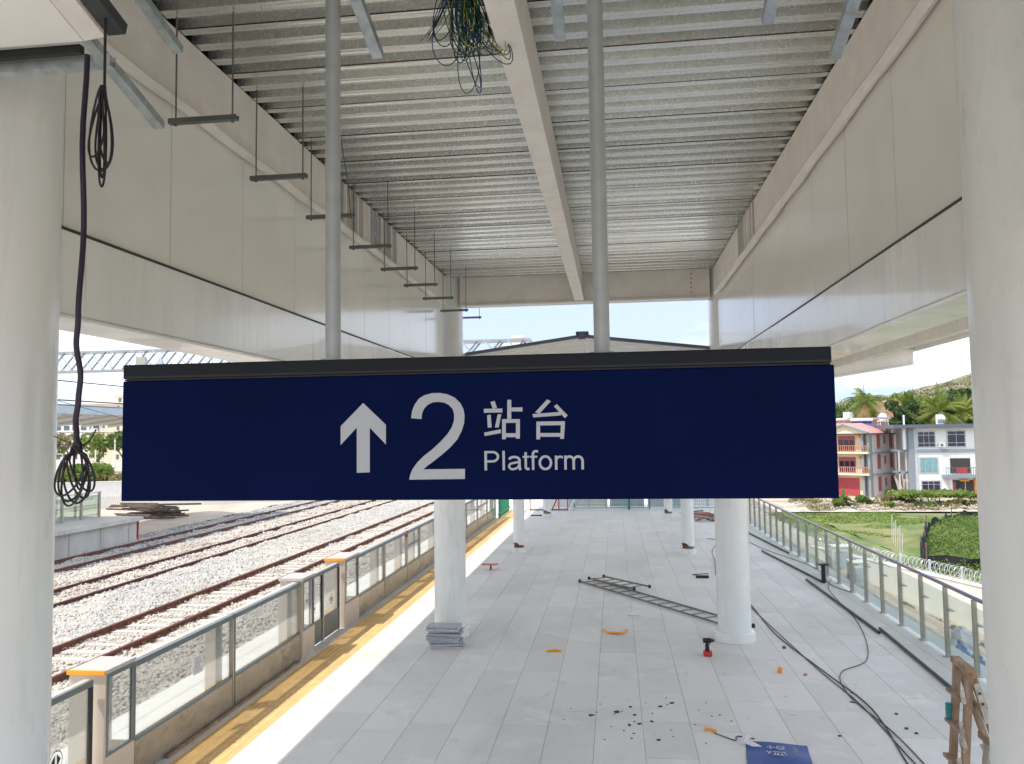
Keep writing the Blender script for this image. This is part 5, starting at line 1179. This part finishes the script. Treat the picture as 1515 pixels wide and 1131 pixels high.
MB().bar((33.4, 121, 4.75), (36.4, 121, 4.75), .45, .4).build('tank', 'white_sheet', w, bev=.1); MB().obox((34.9, 120.7, 3.95), (1.4,0,0), (0,-.5,-.55), (0,.03,-.03)).build('collector', 'blue_panel', w)
# ---- pink house behind
t = thing('pink_house', (40, 140, -6), 'pink house behind the cream one with a roof terrace', 'house')
MB().box(37.3, 45.0, 138, 146, -6, 4.9).build('wall', 'pink_wall', t); MB().box(37.0, 45.2, 137.7, 146, 4.92, 5.3).build('parapet', 'white_wall', t)
MB().box(44.6, 47.2, 141, 146, -6, 8.1).build('tower', 'pink_wall', t); MB().box(38.3, 39.1, 140, 143, 5.32, 6.3).build('roof_hut', 'white_wall', t)
for x in (38.3, 41.2): MB().box(x, x+1.4, 137.95, 137.99, 1.5, 3.2).build('window', 'window_dark', t)
# ---- house 2 (white)
t = thing('white_house', (43, 115, -6), 'three storey white house with flat dark grey roof slab and big dark windows', 'house')
yf = 115.0
MB().box(39.75, 50, yf, yf+9, -6, 3.45).build('wall', 'white_wall', t)
MB().box(36.9, 51, yf-1.0, yf+9.6, 3.47, 3.95).build('roof_slab', 'dark_trim', t)
MB().box(39.2, 50, yf-.12, yf-.01, .22, .62).build('floor_band', 'grey_trim', t)
MB().box(39.05, 39.74, yf-.1, yf+.5, -6, 3.45).build('corner_pier', 'grey_trim', t); MB().box(38.4, 38.7, yf-.05, yf+.3, .6, 3.45).build('slim_pier', 'white_wall', t)
def win(x0, x1, z0, z1, par, glass='window_dark', vm=(.35, .65), hm=(.25, .78)):
    f = MB().box(x0-.12, x1+.12, yf-.06, yf-.01, z0-.12, z1+.12).build('window', 'frame_light', par)
    xs = [0]+list(vm)+[1]; zs = [0]+list(hm)+[1]
    for i in range(len(xs)-1):
        for k in range(len(zs)-1):
            MB().box(x0+(x1-x0)*xs[i]+.04, x0+(x1-x0)*xs[i+1]-.04, yf-.09, yf-.062, z0+(z1-z0)*zs[k]+.04, z0+(z1-z0)*zs[k+1]-.04).build('pane', glass, f)
win(40.25, 42.4, .95, 2.95, t); win(44.0, 46.2, .95, 3.0, t, vm=(.5,))
win(40.35, 42.6, -2.45, -.5, t, 'teal_curtain', vm=(.3, .7)); win(40.5, 42.8, -5.55, -3.6, t)
MB().box(44.2, 46.7, yf-.05, yf-.01, -2.6, -.6).build('balcony_door', 'interior', t); MB().box(44.9, 46.3, yf-.12, yf-.052, -2.55, -1.9).build('laundry', 'red', t)
MB().box(43.1, 50, yf-1.3, yf-.01, -3.15, -2.75).build('balcony', 'grey_trim', t)
for k in range(26): MB().box(43.15+k*.26, 43.19+k*.26, yf-1.28, yf-1.24, -2.74, -1.85).build('baluster', 'dark_trim', t)
MB().box(43.1, 50, yf-1.3, yf-1.22, -1.84, -1.77).build('balcony_rail', 'dark_trim', t)
s = MB().box(44.3, 47.0, yf-.05, yf-.01, -5.9, -3.5).build('shop_opening', 'interior', t)
for x in (44.3, 44.9): MB().box(x, x+.45, yf-.1, yf-.055, -5.9, -3.7).build('door_leaf', 'red_shutter' if x < 44.5 else 'window_dark', t)
MB().box(45.9, 45.98, yf-.1, yf-.055, -5.9, -3.6).build('door_frame', 'frame_light', t)
MB().box(47.05, 47.5, yf-.2, yf-.02, -5.6, -3.3).build('yellow_banner', 'orange', t); MB().box(45.2, 46.4, yf-.3, yf-.12, -3.65, -3.45).build('orange_lamp', 'orange', t)
MB().box(43.9, 44.15, yf-.6, yf-.35, -6, -3.16).build('porch_post', 'white_wall', t)
# link between the houses
t = thing('open_stair_link', (38, 116, -6), 'grey concrete stair and balcony frame between the two houses', 'stair')
for z in (-2.6, .3): MB().box(37.9, 39.04, yf+.6, yf+3.5, z, z+.25).build('landing', 'grey_trim', t)
for x in (37.9, 38.8): MB().box(x, x+.16, yf+.6, yf+.8, -6, .3).build('post', 'grey_wall', t)
MB().box(38.0, 38.7, yf+3.4, yf+3.6, -6, -3.0).build('gate', 'dark_metal', t)
for k in range(10): MB().box(38.1, 38.7, yf+.9+k*.25, yf+1.15+k*.25, -6+k*.3, -5.7+k*.3).build('step', 'concrete', t)
for i, (x, z, lab) in enumerate(((43.2, .9, 'upper white air conditioner on the white house front'), (43.3, -5.0, 'lower white air conditioner beside the ground floor opening'))):
    q = thing('air_conditioner', (x, yf-.2, z), lab, 'air conditioner')
    MB().box(x-.38, x+.38, yf-.42, yf-.11, z, z+.55).build('casing', 'white_sheet', q, bev=.03); MB().cyl((x-.08, yf-.45, z+.28), (x-.08, yf-.425, z+.28), .2, n=16).build('fan_grille', 'steel_dark', q)
MB().cyl((39.95, yf-.13, -6), (39.95, yf-.13, 3.4), .05, n=8).build('downpipe', 'frame_light', t)
w = thing('water_tank', (45.1, 120, 4), 'shiny round water tank on the flat roof of the white house', 'water tank')
MB().lathe((45.1, 120, 4.68), [(.68*math.sin(math.pi*k/12)+.001, -.68*math.cos(math.pi*k/12)) for k in range(13)], 24).build('tank', 'silver', w, smooth=True); MB().cyl((45.1, 120, 3.96), (45.1, 120, 4.1), .4, n=12).build('tank_foot', 'far_paint', w)
for x, lab in ((43.9, 'white vent pipe beside the round tank on the white house'), (39.6, 'white vent pipe at the left end of the white house roof')):
    MB().cyl((x, 118, 3.96), (x, 118, 5.3), .13, n=8).build('vent_pipe', 'white_sheet', org=(x, 118, 3.96), label=lab, cat='pipe')
# yard objects
for x, lab in ((36.2, 'pale blue plastic barrel in the yard'), (38.3, 'deep blue plastic barrel in the yard')):
    MB().lathe((x, 111.8, -5.85), [(.36, 0), (.42, .2), (.42, .6), (.38, .85), (.2, .95)], 16).build('barrel', 'blue_plastic' if x > 37 else 'hoard', org=(x, 111.8, -5.85), smooth=True, label=lab, cat='barrel')
t = thing('motorbike', (37.3, 114.5, -5.8), 'dark motorbike parked between the two houses', 'motorbike')
for dx in (-.6, .6):
    m = MB(); n = 20; m.tube([(37.3+dx+.3*math.cos(6.283*k/n), 114.5, -5.5+.3*math.sin(6.283*k/n)) for k in range(n+1)], .06, 6); m.build('wheel', 'black', t, smooth=True)
MB().box(36.95, 37.6, 114.4, 114.6, -5.45, -5.1).build('engine', 'dark_metal', t, bev=.05); MB().box(36.7, 37.4, 114.35, 114.65, -5.08, -4.95).build('seat', 'black', t, bev=.04)
MB().tube([(37.9, 114.5, -5.5), (37.7, 114.5, -4.9), (37.65, 114.2, -4.7)], .04, 6).build('fork', 'silver', t); MB().tube([(37.65, 114.15, -4.7), (37.6, 114.85, -4.7)], .03, 6).build('handlebar', 'silver', t)
# ---- palms
def palm(x, y, zc, R, seed, lab, zg=-6, drop=.5, nf=34):
    random.seed(seed); t = thing('palm_tree', (x, y, zg), lab, 'palm tree', 'coconut palms behind the houses')
    MB().tube([(x+.5, y, zg), (x+.25, y, zg+(zc-zg)*.5), (x, y, zc)], [.26, .2, .17], 8).build('trunk', 'bark', t, smooth=True)
    for i in range(nf):
        az = 6.283*i/nf*2.4+random.uniform(-.2, .2); el = math.radians(random.choice((80, 62, 45, 30, 15, 0, -18, -35))+random.uniform(-8, 8)); Lf = R*random.uniform(.88, 1.15)
        d = Vector((math.cos(az)*math.cos(el), math.sin(az)*math.cos(el), math.sin(el))); P = []
        for k in range(9):
            f = k/8; P.append(Vector((x, y, zc))+d*Lf*f+Vector((0, 0, -Lf*(.55 if el > .3 else .42)*f*f*math.cos(el)*1.1-.12*Lf*f*f)))
        V = []; Fs = []
        side = d.cross(Vector((0,0,1))).normalized()
        for k in range(44):
            f = .12+.88*k/44; j = min(int(f*8), 7); p = P[j].lerp(P[j+1], f*8-j); tg = (P[j+1]-P[j]).normalized(); ll = R*.24*math.sin(math.pi*(f*.85+.12))
            for s in (-1, 1):
                q = p+(side*s*.62+tg*.55+Vector((0,0,-.42+.1*random.random())))*ll; w = tg*.034; b = len(V); V += [tuple(p-w), tuple(p+w), tuple(q+w*.3), tuple(q-w*.1)]; Fs.append((b, b+1, b+2, b+3))
        m = MB(); m.add(V, Fs); m.tube(P, [.05, .045, .04, .035, .03, .025, .02, .015, .01], 4)
        m.build('frond', 'palm_dry' if el < math.radians(-26) else 'palm_leaf', t)
    for k in range(7):
        a = random.uniform(0, 6.28); MB().lathe((x+.35*math.cos(a), y+.35*math.sin(a), zc-.45-random.random()*.3), [(.02, -.15), (.14, -.06), (.15, .05), (.03, .15)], 8).build('coconut', 'leaf_dry', t, smooth=True)
palm(40.5, 138, 7.9, 4.7, 3, 'tallest palm standing behind the red-roofed cream house')
palm(46.2, 135, 6.0, 4.4, 5, 'middle palm between the two rooftop water tanks')
palm(49.6, 132, 5.9, 4.9, 8, 'palm at the right, behind the round tank of the white house')
palm(53.5, 134, 5.4, 4.4, 12, 'palm farthest right, mostly behind the edge column')
palm(26.6, 100.4, -4.8, 1.6, 17, 'young yellowish palm close to the sign corner', zg=-5.9, nf=14)
random.seed(11)
# ---- tree belt
kinds = ['leaf_mid', 'leaf_light', 'leaf_mid', 'leaf_light', 'leaf_dark']
ORD = ['first', 'second', 'third', 'fourth', 'fifth', 'sixth', 'seventh', 'eighth', 'ninth', 'tenth', 'eleventh', 'twelfth', 'thirteenth', 'fourteenth', 'fifteenth', 'sixteenth', 'seventeenth', 'eighteenth']
belt = [(33, 160, 3.6), (37.5, 163, 4.2), (42.5, 158, 4.2), (47, 166, 4.6), (51, 152, 4.6), (53, 172, 5.6), (57, 150, 5.0), (60, 168, 5.4), (63, 155, 5.0), (56, 140, 4.2), (36, 148, 3.4), (46, 148, 3.8), (66, 165, 6), (50, 144, 3.6), (42, 126, 2.2), (29, 150, 4)]
rank = {i: k for k, i in enumerate(sorted(range(len(belt)), key=lambda i: belt[i][0]/belt[i][1]))}
for i, (x, y, r) in enumerate(belt):
    tree(x, y, -6.5, 13.6+(i*7 % 4)*1.0, r*1.15, kinds[i % 5], ORD[rank[i]]+' leafy tree from the left in the belt before the hill', nb=16, per=85, size=.34, group='trees in the belt before the hill')
bush(29.0, 118, -5.9, 1.2, 'leaf_mid', 'clipped green bush at the left foot of the cream house', size=.16, per=500)
for i, (x, y) in enumerate(((-12, 230), (12, 240), (-50, 240), (-85, 250), (-110, 240))):
    tree(x, y, -4, 11, 7, 'leaf_dark', ['distant dark tree straight beyond the station end', 'distant dark tree right of the station axis', 'distant dark tree left of the white tower block', 'distant dark tree between tower block and apartments', 'distant dark tree nearest the cream apartments'][i], per=18, nb=10, size=.8, group='distant trees beyond the station')

order_labels('loose pipes on the verge', '%s loose pipe on the sandy verge, counted from the nearest', lambda o: o.location.y)
order_labels('weeds at the wall foot', '%s dry weed at the white wall foot, counted from the nearest', lambda o: o.location.y)
order_labels('stakes beside the net', '%s thin pale stake beside the black net, counted from the nearest', lambda o: o.location.y)
